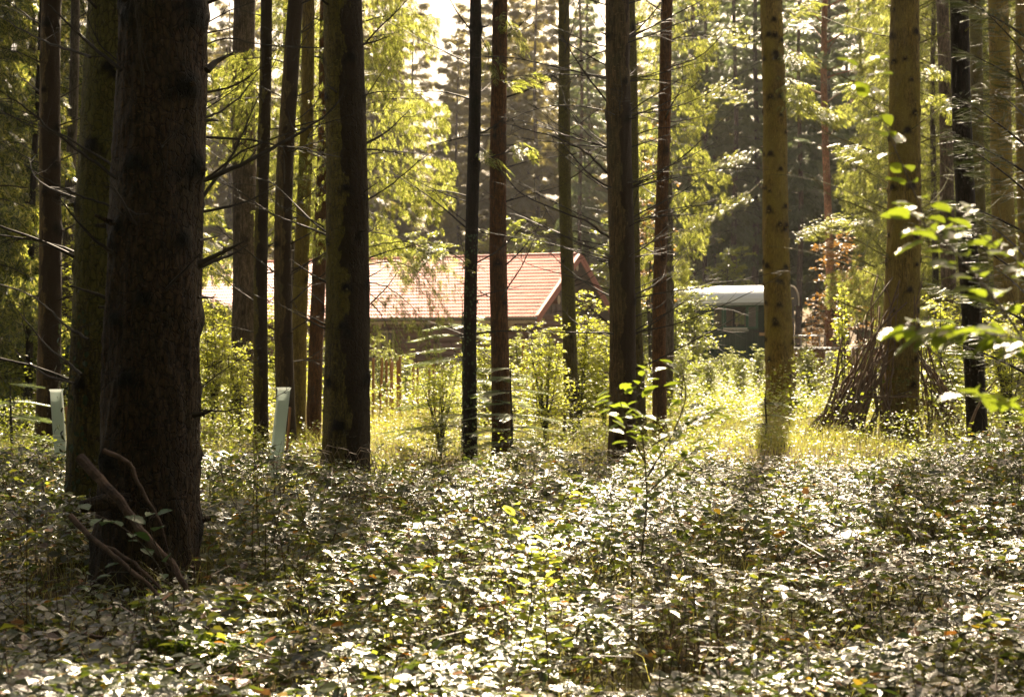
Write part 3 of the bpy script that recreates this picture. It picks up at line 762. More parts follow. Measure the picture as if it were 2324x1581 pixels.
T[8] = tree('spruce_tree', 'dark patched trunk behind the second plastic tube', 647, 985, 668, 21.5, .29, .23, 'b_patch2', flare=.3, knots=20, branches=28, br_len=(.5, 1.9), br_z=(1.2, 7), crown=2, sides=32, rings=100, seed=8, curve=-.08)
T[9] = tree('spruce_tree', 'light brown trunk pressed against the right of a dark patched one', 676, 995, 700, 23, .26, .19, 'b_gold', flare=.35, knots=14, branches=14, br_len=(.4, 1.5), br_z=(1.2, 7), sides=30, rings=90, seed=9)
T[10] = tree('spruce_tree', 'reddish trunk half hidden by the left of the central thick trunk', 713, 1000, 742, 24, .25, .20, 'b_red', flare=.3, knots=10, branches=6, crown=1, sides=28, rings=80, seed=10)
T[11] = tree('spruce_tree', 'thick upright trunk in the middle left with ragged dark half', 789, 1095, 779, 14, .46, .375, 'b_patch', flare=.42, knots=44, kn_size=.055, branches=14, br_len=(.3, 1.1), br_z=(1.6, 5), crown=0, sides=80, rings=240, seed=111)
for i, (pts, dd, r0) in enumerate([
    ([(828, 458), (880, 425), (940, 375), (985, 340)], .4, .010), ([(735, 515), (690, 490), (640, 470), (608, 448)], .2, .009), ([(825, 100), (850, 95), (885, 82)], .1, .012),
    ([(838, 585), (880, 570), (930, 560), (965, 545)], .3, .008), ([(830, 445), (820, 380), (870, 250), (930, 170)], .2, .005), ([(738, 435), (720, 410), (700, 370)], -.2, .006),
    ([(735, 690), (700, 660), (650, 640)], .2, .006), ([(840, 690), (880, 650), (905, 612)], 0, .008), ([(838, 665), (870, 690), (900, 720)], 0, .005), ([(735, 108), (640, 105), (540, 95)], .5, .007),
    ([(778, 445), (770, 470), (740, 460)], -.2, .006), ([(830, 220), (870, 160), (900, 120)], .2, .006)]):
    vline(T[11], pts, 14, 14 + dd, r0, 'twig', 4, 90 + i)
T[12] = tree('spruce_tree', 'slender near-black trunk with ivy left of the roof gable', 1067, 1010, 1077, 19, .19, .125, 'b_black', H=25, flare=.3, knots=14, branches=20, br_len=(.4, 1.5), br_z=(1.2, 6.5), crown=1, crown_s=.6, sides=28, rings=110, seed=12)
T[13] = tree('spruce_tree', 'reddish brown rough trunk beside the slender black one', 1135, 1010, 1132, 19.3, .26, .19, 'b_red', flare=.3, knots=18, kn_size=.04, branches=14, br_len=(.4, 1.3), br_z=(1.5, 6.5), crown=1, crown_s=.65, sides=36, rings=130, seed=13)
T[14] = tree('spruce_tree', 'olive trunk standing in front of the cabin gable end', 1295, 960, 1277, 25, .26, .18, 'b_olive', flare=.3, knots=18, kn_size=.05, branches=18, br_len=(.5, 1.7), br_z=(2, 8), crown=0, crown_s=.75, sides=36, rings=120, seed=14)
T[15] = tree('spruce_tree', 'dark many-branched trunk right of the cabin, its bare whorls spreading both ways', 1412, 1035, 1404, 17.5, .33, .29, 'b_patch2', flare=.3, knots=30, kn_size=.05, branches=60, br_len=(.7, 2.3), br_z=(1.5, 6.2), twigm='twig', crown=None, sides=48, rings=160, seed=15, rise=(.05, .55), twigs=9, br_curve=.35, br_r=(.007, .013))
for i, (pts, dd, r0) in enumerate([
    ([(1385, 400), (1330, 345), (1260, 310), (1180, 290), (1130, 275)], -.3, .014), ([(1390, 545), (1330, 500), (1260, 475), (1180, 440), (1125, 375)], -.4, .015), ([(1385, 560), (1320, 545), (1250, 530), (1190, 500)], .3, .008),
    ([(1385, 240), (1330, 170), (1280, 90), (1255, 60)], -.3, .012), ([(1385, 155), (1300, 105), (1210, 60)], .2, .010), ([(1385, 110), (1320, 90), (1240, 50)], .2, .009), ([(1432, 180), (1480, 170), (1520, 150)], -.1, .008),
    ([(1435, 265), (1500, 240), (1570, 200), (1610, 160)], .2, .009), ([(1435, 495), (1500, 460), (1560, 430), (1600, 390)], .3, .011), ([(1435, 415), (1480, 405), (1510, 400)], .1, .010), ([(1432, 505), (1450, 420), (1462, 350), (1470, 250)], -.2, .006),
    ([(1438, 720), (1490, 700), (1540, 660), (1595, 605)], .2, .009), ([(1440, 655), (1500, 630), (1560, 590)], .3, .008), ([(1388, 660), (1300, 630), (1200, 600), (1130, 560)], -.2, .007), ([(1388, 740), (1330, 690), (1270, 660)], -.1, .006)]):
    vline(T[15], pts, 17.5, 17.5 + dd, r0, 'twig', 7, 140 + i, twl=.3)
T[16] = tree('spruce_tree', 'thin brown trunk peeping out right behind the many-branched one', 1453, 975, 1428, 23, .20, .15, 'b_olive', flare=.3, knots=8, branches=10, br_len=(.5, 1.4), br_z=(1.5, 7), seed=16)
T[17] = tree('spruce_tree', 'slim reddish trunk at the left end of the green wagon', 1499, 965, 1515, 24, .24, .19, 'b_red', flare=.3, knots=16, kn_size=.05, branches=18, br_len=(.6, 1.8), br_z=(1.8, 8), twigm='twig', crown=None, sides=36, rings=120, seed=17, curve=-.05)
T[18] = tree('fir_tree', 'golden trunk with dotted knots in front of the right end of the wagon', 1771, 930, 1751, 34, .70, .46, 'b_gold', H=33, flare=.62, knots=100, kn_size=.066, branches=0, crown=0, crown_s=.75, sides=72, rings=300, seed=18)
T[19] = tree('fir_tree', 'thick golden brown trunk with the stick shelter leaning on it', 2043, 960, 2056, 25.5, .68, .45, 'b_gold', H=27, flare=.35, knots=90, kn_size=.062, branches=22, br_len=(1.0, 2.6), br_z=(2.4, 8), twigm='twig_moss', crown=2, crown_s=.9, sides=80, rings=280, seed=19, twigs=9)
T[20] = tree('spruce_tree', 'black trunk curving down to the right of the stick shelter', 2226, 1005, 2180, 19, .27, .24, 'b_black', flare=.3, knots=6, branches=6, br_len=(.5, 1.5), br_z=(3, 6.5), twigm='twig_moss', crown=2, sides=40, rings=140, seed=20, curve=-.06)
T[21] = tree('spruce_tree', 'hazy light brown trunk between the shelter trunk and the black trunk', 2160, 900, 2140, 36, .40, .30, 'b_grey', H=26, flare=.3, knots=10, branches=26, br_len=(.8, 2.6), br_z=(2, 11), twigm='twig_moss', seed=21, sides=28)
T[22] = tree('spruce_tree', 'olive trunk showing just right of the top of the black trunk', 2235, 930, 2212, 30, .30, .25, 'b_olive', H=26, flare=.3, knots=14, branches=20, br_len=(.8, 2.2), br_z=(2, 9), twigm='twig_moss', seed=22)
T[23] = tree('spruce_tree', 'broad mossy trunk behind dark needle boughs near the right edge', 2290, 915, 2264, 34, .58, .46, 'b_gold', H=27, flare=.3, knots=16, branches=26, br_len=(.8, 2.6), br_z=(2.5, 10), twigm='twig_moss', seed=23, sides=32)
T[24] = tree('spruce_tree', 'pale trunk cut off by the upper right edge of the photo', 2330, 900, 2316, 38, .36, .29, 'b_gold', H=26, flare=.3, knots=8, branches=14, br_len=(.8, 2.0), br_z=(4, 11), twigm='twig_moss', seed=24)
for k, (x, y, l) in enumerate([(2080, 85, 1), (2085, 310, 1), (2080, 480, 1), (1990, 190, -1), (1985, 330, -1), (1990, 470, -1), (1985, 590, -1), (2085, 640, 1), (1985, 700, -1)]):
    dx = l * 150
    vline(T[19], [(x, y + 15), (x + dx * .4, y - 8), (x + dx * .75, y - 30), (x + dx, y - 75)], 25.5, 25.2, .016, 'twig_moss', 8, 300 + k, twl=.35)

# ivy on two stems
def ivy(root, d, z0, z1, rad, n, seed, axx=0.0):
    r = np.random.default_rng(seed); z = r.uniform(z0, z1, n); a = r.normal(-1.57, .75, n)
    p = np.stack([axx * z + rad * np.cos(a), rad * np.sin(a), z], -1)
    nn = np.stack([np.cos(a), np.sin(a), .3 + 0 * a], -1)
    dd = np.stack([r.normal(0, .5, n), r.normal(0, .3, n), -1 + 0 * a], -1)
    g = Geo(); g.scatter(LEAF, LEAF_T, p, frames(dd, nn), .045 * r.uniform(.6, 1.3, n)); o = g.build('ivy', M['ivy'], root); return o
ivy(T[4], 10.5, .2, 1.9, .235, 150, 1, .0)
ivy(T[12], 19, .3, 3.2, .11, 200, 2, .0)
def moss(root, pts, n, size, seed, name='moss'):
    r = np.random.default_rng(seed); g = Geo()
    for (c, rad) in pts:
        v = norm(r.normal(0, 1, (n, 3))); v[:, 2] = np.abs(v[:, 2]); p = np.array(c) + v * np.array(rad)
        g.scatter(DIAM, DIAM_T, p, frames(v + r.normal(0, .4, (n, 3)), r.normal(0, 1, (n, 3))), size * r.uniform(.6, 1.3, n))
    return g.build(name, M['moss'], root)
moss(T[18], [((.38, -.15, .05), (.28, .24, .34))], 1100, .045, 3)
moss(T[19], [((-.02, -.02, 1.22), (.30, .30, .10)), ((-.02, -.02, 1.0), (.31, .31, .12))], 500, .045, 4)

# ------------------------------------------------------------------ boughs with needles that hang into the view
def bough(root, pts, d0, d1, r0, n, size, mat='fir', tmpl=(SPRIG7, SPRIG7_T), seed=1, spread=.22, hang=.35, wood='twig', t0=.25):
    o, C = vline(root, pts, d0, d1, r0, wood, 2, seed)
    r = np.random.default_rng(seed); g = Geo()
    t = t0 + (1 - t0) * r.random(n); idx = np.clip(t * (len(C) - 1), 0, len(C) - 1.01); i0 = idx.astype(int); f = (idx - i0)[:, None]
    p = C[i0] * (1 - f) + C[i0 + 1] * f; tan = norm(C[i0 + 1] - C[i0])
    side = norm(np.cross(tan, [0, 0, 1.])) * r.choice([-1, 1], n)[:, None]
    p = p + side * (r.random(n) * spread)[:, None] + r.normal(0, spread * .3, (n, 3)) - np.array([0, 0, 1]) * (r.random(n) * hang * spread)[:, None]
    dd = tan * r.uniform(.4, 1.2, n)[:, None] + side * r.uniform(.2, 1, n)[:, None] - np.array([0, 0, 1]) * (hang * r.random(n))[:, None]
    g.scatter(tmpl[0], tmpl[1], p, frames(dd, np.array([0, 0, 1.]) + r.normal(0, .35, (n, 3)) + side * hang), size * r.uniform(.6, 1.2, n))
    return g.build('needle_spray', M[mat], o)
for k, (pts, n) in enumerate([([(1740, 50), (1700, 90), (1650, 60), (1600, 90)], 60), ([(1740, 205), (1690, 225), (1640, 190), (1590, 230)], 70), ([(1775, 20), (1800, 30), (1850, 5)], 50),
                              ([(1780, 110), (1800, 130), (1830, 150)], 80), ([(1780, 170), (1810, 200), (1820, 250)], 90), ([(1780, 360), (1810, 370), (1870, 385), (1895, 400)], 160),
                              ([(1740, 400), (1700, 440), (1640, 470), (1560, 520)], 70), ([(1798, 885), (1820, 870), (1890, 860), (1920, 850)], 0), ([(1775, 640), (1820, 650), (1860, 640), (1900, 620)], 120),
                              ([(1740, 330), (1680, 350), (1620, 380)], 60)]):
    if n: bough(T[18], [(x, y if k not in (5, 8) else (y - 130 if k == 5 else y - 120)) for x, y in pts], 34, 33.3, .016, n * 3, .17, 'fir', seed=400 + k, spread=.30, hang=.2, wood='twig_moss', t0=.3)
for k, (pts, n, sz) in enumerate([([(1080, 640), (1050, 590), (1000, 560), (930, 600)], 60, .22)]):
    bough(T[12], pts, 19, 18.5, .01, n, sz, 'fir', seed=430 + k, wood='twig')
for k, pts in enumerate([[(1120, 10), (1160, 60), (1190, 110)], [(1125, 200), (1170, 180), (1210, 170)], [(1150, 330), (1180, 330), (1200, 345)], [(1080, 60), (1110, 120), (1105, 160)], [(1085, 330), (1110, 350), (1135, 370)]]):
    bough(T[13], pts, 19.3, 19, .008, 26, .2, 'fir', seed=450 + k, spread=.12)
for k, pts in enumerate([[(1985, 190), (1960, 200), (1935, 190)], [(1985, 500), (1955, 505), (1935, 500)], [(2085, 210), (2120, 220), (2160, 250)], [(2085, 140), (2130, 160), (2170, 170)], [(1985, 345), (1960, 340), (1920, 330)]]):
    bough(T[19], pts, 25.5, 25.2, .010, 40, .24, 'fir', seed=470 + k, spread=.2)

# firs whose stems hide behind others, their boughs bright in the sun
def conifer(name, label, xv, d, geo_mesh, trunk=None, rot=0.0, scale=1.0, group=None, cat='conifer', dx=0, mat='b_far', tr=.12, H=20, extra=None):
    x = (xv - CX) / F_V * d
    root = thing(name, label, cat, (x, d, float(gz(x, d))), rot, group); root.scale = (scale,) * 3
    g = Geo()
    if trunk is None:
        zs = np.linspace(-.3, H, 12); g.tube(np.stack([.05 * np.sin(zs * .5), 0 * zs, zs], -1), np.linspace(tr, .02, 12), 10, 0)
        link('trunk', g.mesh('trunk', [M[mat]], True), root)
    else: link('trunk', trunk, root)
    link('crown', geo_mesh, root)
    return root
g = crown_geo(201, 17, 3.3, 2.3, 80, 190, .13, droop=.8, rise=.45, hang=1.5, shape='col', tmpl=(SPRIG7, SPRIG7_T), bare=.3)
conifer('fir_tree', 'young fir with drooping bright yellow-green boughs behind the central thick trunk', 790, 24, g.mesh('crown', [M['fir'], M['twig']]), H=17, cat='fir')
g = crown_geo(202, 20, 3.2, 1.3, 90, 110, .15, droop=.7, rise=.3, hang=1.5, shape='col', tmpl=(SPRIG7, SPRIG7_T), bare=.3)
conifer('fir_tree', 'narrow sunlit fir behind the slim reddish trunk beside the wagon', 1515, 33, g.mesh('crown', [M['fir'], M['twig']]), H=20, cat='fir')
g = crown_geo(203, 22, 4.4, 1.5, 70, 80, .18, droop=.7, rise=.3, hang=.9, shape='col', tmpl=(SPRIG7, SPRIG7_T), bare=.35)
conifer('fir_tree', 'loose fir with hanging sprays between the twin trunks left of the middle', 655, 30, g.mesh('crown', [M['fir'], M['twig']]), H=22, cat='fir')

for k, pts in enumerate([[(835, 640), (880, 650), (930, 690), (985, 760)], [(835, 600), (900, 590), (960, 620), (1010, 700)], [(845, 690), (870, 720), (890, 770)], [(835, 560), (920, 545), (990, 575), (1020, 640)]]):
    bough(T[11], pts, 14.3, 15.2, .007, 130, .11, 'fir', seed=480 + k, spread=.12, hang=1.8)
# dense cypress-like conifers of the left side
CYP = []
for s in range(3):
    CYP.append(crown_geo(210 + s, 19, .6, 2.3, 120, 80, .26, droop=.8, rise=.25, hang=.9, shape='col', tmpl=(SPRIG, SPRIG_T), bare=.2).mesh('crown', [M['cypress'], M['twig']]))

for k, (xv, d, lab) in enumerate([(-60, 26, 'dense drooping conifer filling the far left edge'), (75, 31, 'yellow-green conifer between the left edge and the brown trunk'), (215, 36, 'sunlit conifer behind the ivy-clad trunk'),
                                  (330, 33, 'sunlit conifer mostly hidden behind the thickest trunk'), (360, 38, 'pale green conifer between the thickest trunk and the pinkish one')]):
    conifer('cypress_tree', lab, xv, d, CYP[k % 3], rot=k * 1.3, H=19, cat='conifer', scale=[.9, 1.0, 1.0, 1.0, .85][k], group='dense conifers on the left')
FR = crown_geo(220, 24, 1.5, 2.6, 150, 75, .22, droop=.7, rise=.3, hang=1.3, shape='col', tmpl=(SPRIG7, SPRIG7_T), bare=.3).mesh('crown', [M['fir'], M['twig_moss']])
for k, (xv, d, lab) in enumerate([(2120, 44, 'bright conifer behind the gap right of the shelter trunk'), (2230, 47, 'bright conifer behind the black trunk'), (2330, 42, 'bright conifer at the right edge'), (2040, 52, 'bright conifer half hidden by the shelter trunk')]):
    conifer('fir_tree', lab, xv, d, FR, rot=k * 1.9, H=24, cat='fir', group='bright conifers on the right')

# dark spruce bough tree at the right edge
g = crown_geo(230, 8.0, .8, 1.35, 60, 95, .16, droop=.3, rise=.55, hang=.25, shape='col', tmpl=(NEED, NEED_T), bare=.2)
conifer('spruce_tree', 'dark young spruce with fine needles at the right edge', 2340, 15.5, g.mesh('crown', [M['darkneedle'], M['twig']]), H=8, tr=.05, cat='spruce')

# ------------------------------------------------------------------ woods behind
LM = [(0, 'the left edge'), (110, 'the brown trunk at left'), (235, 'the ivy-clad trunk'), (350, 'the thickest trunk'), (470, 'the right limbs of the thickest trunk'), (556, 'the pinkish grey trunk'), (655, 'the twin trunks'), (785, 'the central thick trunk'),
      (930, 'the left part of the red roof'), (1077, 'the slender near-black trunk'), (1133, 'the reddish brown trunk'), (1210, 'the right part of the red roof'), (1280, 'the gable trunk'), (1345, 'the roof ridge end'), (1408, 'the many-branched trunk'),
      (1513, 'the slim reddish trunk'), (1620, 'the wagon shutters'), (1690, 'the wagon window'), (1755, 'the golden trunk'), (1875, 'the orange-barked pine'), (1960, 'the leaning sticks'), (2050, 'the shelter trunk'), (2190, 'the black trunk'), (2270, 'the mossy trunk at right'), (2340, 'the right edge')]
used_labels = {}
def place_label(base, xv):
    lm = min(LM, key=lambda q: abs(q[0] - xv)); side = 'behind' if abs(lm[0] - xv) < 14 else ('left of' if xv < lm[0] else 'right of')
    l = f'{base}, {side} {lm[1]}'
    return l
FARM = []
for s in range(4):
    FARM.append(crown_geo(240 + s, 30, [5, 8, 3, 10][s], [3.8, 3.3, 4.0, 3.6][s], 84, 34, .62, droop=.75, rise=.15, hang=.55, shape='col', bare=.2).mesh('crown', [M['far'], M['twig']]))
DARK = []
for s in range(3):
    DARK.append(crown_geo(250 + s, 27, [2.5, 6, 4][s], [3.6, 3.1, 3.4][s], 58, 52, .46, droop=1.0, rise=.2, hang=.45, shape='col', bare=.15).mesh('crown', [M['spruce'], M['twig']]))
gt = Geo(); zs = np.linspace(-.3, 29, 16); gt.tube(np.stack([.1 * np.sin(zs * .4), .08 * np.cos(zs * .3), zs], -1), np.linspace(.26, .04, 16), 10, 0); FT = gt.mesh('trunk', [M['b_far']], True)
r = random.Random(77)
k = 0
for row, (d0, step) in enumerate([(108, 105), (120, 110), (136, 120)]):
    xv = -60 + row * 40
    while xv < 1680:
        xx_ = xv + r.uniform(-25, 25)
        conifer('spruce_tree', place_label(['front-row hazy tree behind the cabin', 'second-row hazy tree behind the cabin', 'farthest hazy tree behind the cabin'][row], xx_), xx_, d0 + r.uniform(-4, 6), FARM[k % 4], FT, r.uniform(0, 6), r.uniform(.85, 1.05), 'hazy trees behind the cabin'); k += 1
        xv += step * r.uniform(.8, 1.25)
for (xv, d, s) in [(1200, 112, 1.0), (1165, 125, 1.05), (1228, 128, 1.0), (868, 116, 1.0)]:
    conifer('spruce_tree', place_label('tree narrowing the sky gap', xv), xv, d, FARM[(k + 1) % 4], FT, r.uniform(0, 6), s * .93, 'hazy trees behind the cabin'); k += 1
for (xv, d, s) in [(1500, 96, .9), (1560, 92, 1), (1625, 90, .95), (1690, 94, 1), (1750, 89, .95), (1815, 92, 1.0), (1880, 88, .95), (1950, 90, 1), (2015, 92, 1.0), (2090, 88, .95), (2170, 92, 1), (2260, 90, 1), (2350, 94, 1), (1790, 101, 1.05), (1850, 103, 1.05), (1920, 100, 1.05), (1650, 102, 1.05), (1985, 101, 1.05), (2060, 102, 1.05), (2200, 103, 1.05), (1585, 104, 1)]:
    conifer('spruce_tree', place_label('dark spruce' if d < 98 else 'hindmost dark spruce', xv), xv, d, DARK[k % 3], FT, r.uniform(0, 6), s, 'dark spruces behind the wagon'); k += 1
for k, (xv, d, dia) in enumerate([(1571, 86, .52), (1601, 84, .36), (1668, 82, .38), (1716, 84, .46), (1815, 80, .34), (1852, 85, .26), (1880, 84, .26), (1318, 92, .36), (1335, 95, .38), (1697, 90, .26)]):
    x = (xv - CX) / F_V * d
    root = thing('spruce_tree', ['grey bare trunk above the left of the wagon roof', 'thin bare trunk right of the grey one above the wagon roof', 'bare trunk above the wagon window', 'broad bare trunk above the right shutter', 'pale trunk just right of the golden trunk', 'thin trunk behind the orange beech leaves',
                                 'thin trunk right in the orange beech leaves', 'pinkish trunk rising behind the cabin ridge end', 'second pinkish trunk rising behind the cabin ridge end', 'narrow trunk deep in the wood above the wagon'][k], 'tree', (x, d, 0))
    g = Geo(); zs = np.linspace(-.2, 26, 14); g.tube(np.stack([.08 * np.sin(zs * .4 + k), 0 * zs, zs], -1), np.linspace(dia / 2, dia / 5, 14), 12, 0); link('trunk', g.mesh('trunk', [M['b_grey' if k in (0, 4, 7, 8) else 'b_far']], True), root)
    link('crown', DARK[k % 3], root, (0, 0, 4), (0, 0, k)).scale = (.7, .7, .8)
# unseen wood behind and beside the photographer, added to hold back sky light
BH = crown_geo(259, 20, 1.5, 3.4, 80, 14, .85, droop=.7, rise=.1, hang=.7, shape='col', bare=.1).mesh('crown', [M['spruce'], M['twig']])
for k in range(26):
    a = R(-90 + (k % 13 - 6) * 17 + r.uniform(-4, 4)); dd = (11 if k < 13 else 17) + r.uniform(-1.5, 2)
    x, y = math.cos(a) * dd * 1.15, 2 + math.sin(a) * dd
    root = thing('spruce_tree', 'unseen dense spruce of the wood behind the photographer', 'tree', (x, y, 0), r.uniform(0, 6), 'spruces behind the photographer')
    link('trunk', FT, root); link('crown', BH, root)
# reddish pine
x = (1876 - CX) / F_V * 60
root = thing('pine_tree', 'Scots pine with orange bark high between the two golden trunks', 'pine', (x, 60, 0))
g = Geo(); zs = np.linspace(-.2, 24, 20); g.tube(np.stack([.12 * np.sin(zs * .35), 0 * zs, zs], -1), np.linspace(.19, .08, 20), 12, 0); link('trunk', g.mesh('trunk', [M['b_pine']], True), root)
for k in range(9):
    g = Geo(); z = 11.5 + k * .75; a = [0, math.pi, .4, 2.8, -.3, 3.4, .2, 2.9, 0][k]
    dead_branch(g, (0, 0, z), (math.cos(a), math.sin(a) * .5, .35), 1.9, .05, .5, 5, k); g.build('branch', M['b_pine'], root)
g = crown_geo(261, 24, 9.5, 3.3, 34, 34, .40, droop=.05, rise=.35, hang=-.1, shape='ball', bare=.5); g.build('crown', [M['pine'], M['b_pine']], root)
# broad-leaved trees
def bush(name, label, xv, d, mesh, rot=0.0, s=1.0, cat='shrub', group=None, sz=None):
    x = (xv - CX) / F_V * d
    root = thing(name, label, cat, (x, d, float(gz(x, d))), rot, group); root.scale = (s, s, sz or s)
    link('foliage', mesh, root); return root
HZ = [leafy_geo(270 + s, 8, 3.0, 10, 40, 30, .24, layered=.5).mesh('foliage', [M['hazel'], M['twig']]) for s in range(2)]
for k, (xv, d, s) in enumerate([(960, 86, 1.1), (1080, 82, 1.15), (1190, 84, 1.2), (1290, 86, 1.1), (1400, 84, 1.2), (1460, 80, 1.0), (850, 84, 1.0), (700, 88, 1.1), (560, 86, 1.1)]):
    bush('broadleaf_tree', place_label('blue-green leafy tree behind the cabin', xv), xv, d, HZ[k % 2], k * 1.1, s, 'tree', 'broad-leaved trees behind the cabin')
AU = leafy_geo(280, 7.0, 2.6, 7, 24, 18, .20, layered=.8).mesh('foliage', [M['autumn'], M['twig']])
bush('beech_tree', 'young beech with orange autumn leaves right of the golden trunk', 1905, 58, AU, 0, .95, 'beech')
bush('beech_tree', 'low orange-leaved beech under the dark spruces beside the rusty shed', 1850, 62, AU, 2, .5, 'beech')
bush('beech_tree', 'rust-tinged beech showing right of the many-branched trunk', 1478, 46, leafy_geo(281, 9, 1.6, 4, 26, 16, .14, layered=.8, base_z=.45).mesh('foliage', [M['autumn'], M['twig']]), 0, 1, 'beech')
# shrubs
BE = [leafy_geo(290 + s, 2.6, 1.5, 13, 17, 26, .066, layered=.35, base_z=.15).mesh('foliage', [M['beech'], M['twig']]) for s in range(3)]
bush('beech_shrub', 'bright yellow-green beech bush around the olive trunk by the gable', 1315, 26.2, BE[0], 0, 1.0)
bush('beech_shrub', 'smaller bright bush left of the gable olive trunk', 1238, 23.5, BE[1], 1.0, .72)
bush('beech_shrub', 'yellow-green bush in front of the dark many-branched trunk foot', 1372, 27, BE[2], 2.0, .85)
bush('beech_shrub', 'low bush with upright twig between the sapling and the central trunk', 1000, 20, BE[2], 2.5, .55)
bush('beech_shrub', 'sunlit beech bush right of the thickest trunk', 485, 27, BE[0], 3.0, .95)
bush('beech_shrub', 'lower beech bush at the foot of the pinkish trunk', 545, 25, BE[1], 0.4, .62)
bush('beech_shrub', 'beech bush behind the twin trunks', 640, 30, BE[2], 5.0, 1.0)
bush('beech_shrub', 'beech bush glowing behind the ivy-clad trunk', 170, 27, BE[1], 1.6, 1.3)
bush('beech_shrub', 'beech bush at the back left of the first plastic tube', 60, 29, BE[2], 2.2, .8)
bush('beech_shrub', 'bush between the black slender trunk and the reddish trunk', 1105, 30, BE[0], 4.1, .8)
bush('beech_shrub', 'tall thin bush in front of the black trunk at right', 2140, 30, BE[1], 4.4, 1.0)
bush('beech_shrub', 'bush at the lower right edge behind the black trunk', 2290, 24, BE[2], 0.9, .85)
LH = [leafy_geo(300 + s, 4.2, 1.6, 9, 28, 28, .10, layered=.2).mesh('foliage', [M['hazel'], M['twig']]) for s in range(2)]
bush('hazel_shrub', 'yellow-flecked shrub covering the left end of the green wagon', 1560, 47, LH[0], 0, 1.0)
bush('hazel_shrub', 'lower shrub left of the wagon window', 1525, 42, LH[1], 1, .75)
bush('hazel_shrub', 'shrub at the right corner of the cabin', 1450, 50, LH[1], 2, .95)
bush('hazel_shrub', 'small shrub under the wagon window', 1650, 50, LH[0], 3, .38)
bush('hazel_shrub', 'small shrub under the right of the wagon', 1722, 49, LH[1], 4, .42)
bush('hazel_shrub', 'sunlit shrub seen through the opposite window of the wagon', 1686, 68, LH[0], 1.5, 1.0)
bush('hazel_shrub', 'yellow-green young tree behind the wagon roof left of the broad bare trunk', 1635, 72, LH[1], 2.5, 1.7)
bush('hazel_shrub', 'yellow-green bush behind the left end of the wagon', 1545, 68, LH[0], 3.5, 1.3)
bush('hazel_shrub', 'pale flowering weed patch right of the golden trunk', 1825, 46, LH[0], 5, .45)
for k, (xv, d, sc_, what) in enumerate([(865, 34, .42, 'low hazel bush right of the central thick trunk'), (925, 36, .38, 'low hazel bush under the drooping fir sprays'), (1180, 36, .5, 'low hazel bush right of the reddish brown trunk'), (1225, 40, .55, 'hazel bush under the pale log ends of the gable'),
        (1545, 36, .40, 'low bush just right of the slim reddish trunk'), (1610, 38, .34, 'low bush in the meadow below the left shutter'), (1680, 40, .36, 'low bush in the meadow below the wagon window'), (1840, 40, .40, 'low bush right of the golden trunk foot'), (1965, 42, .42, 'low bush behind the left of the stick shelter'),
        (735, 34, .45, 'low bush left of the central thick trunk'), (420, 30, .5, 'bush low against the right of the thickest trunk'), (2120, 38, .5, 'low bush behind the right of the stick shelter'), (1385, 38, .5, 'low bush left of the many-branched trunk foot')]):
    bush('hazel_shrub', what, xv, d, LH[k % 2], k * .9, sc_)
SH = leafy_geo(310, 3.1, .35, 5, 26, 9, .085, layered=.4).mesh('foliage', [M['beech'], M['twig']])
bush('willow_shrub', 'upright yellow-leaved shoots left of the stick shelter', 1915, 33, SH, 0, 1.0)

# ------------------------------------------------------------------ log cabin with a red tiled roof
M['tile'] = plain_mat('clay_tile', (0.58, 0.165, 0.105), (0.42, 0.105, 0.07), rough=0.38, scale=2.2, spec=0.6, island=0.42)
M['verge'] = plain_mat('verge_tile', (0.46, 0.15, 0.09), (0.34, 0.10, 0.06), rough=0.5, scale=4)
M['log'] = plain_mat('stained_log', (0.22, 0.10, 0.06), (0.12, 0.055, 0.035), rough=0.6, scale=3, stretch=(.3, 3, 3), bump=.3, island=.25)
M['board'] = plain_mat('dark_board', (0.15, 0.08, 0.055), (0.08, 0.045, 0.03), rough=0.65, scale=3, stretch=(1, 1, 1), island=.25)
M['palewood'] = plain_mat('pale_wood', (0.55, 0.40, 0.24), (0.40, 0.27, 0.16), rough=0.6, scale=9)
M['zinc'] = plain_mat('zinc', (0.42, 0.45, 0.48), (0.30, 0.33, 0.36), rough=0.35, metallic=0.8, scale=5)
M['found'] = plain_mat('plinth', (0.35, 0.45, 0.33), (0.25, 0.34, 0.24), rough=0.8, scale=4)
def glass_mat():
    m, t, out = mat_new('window_glass')
    a = t.nodes.new('ShaderNodeBsdfTransparent'); b = t.nodes.new('ShaderNodeBsdfGlossy'); b.inputs['Roughness'].default_value = 0.03
    f = t.nodes.new('ShaderNodeFresnel'); f.inputs[0].default_value = 1.5; mx = t.nodes.new('ShaderNodeMixShader')
    t.links.new(f.outputs[0], mx.inputs[0]); t.links.new(a.outputs[0], mx.inputs[1]); t.links.new(b.outputs[0], mx.inputs[2]); t.links.new(mx.outputs[0], out.inputs['Surface'])
    return m
M['glass'] = glass_mat()

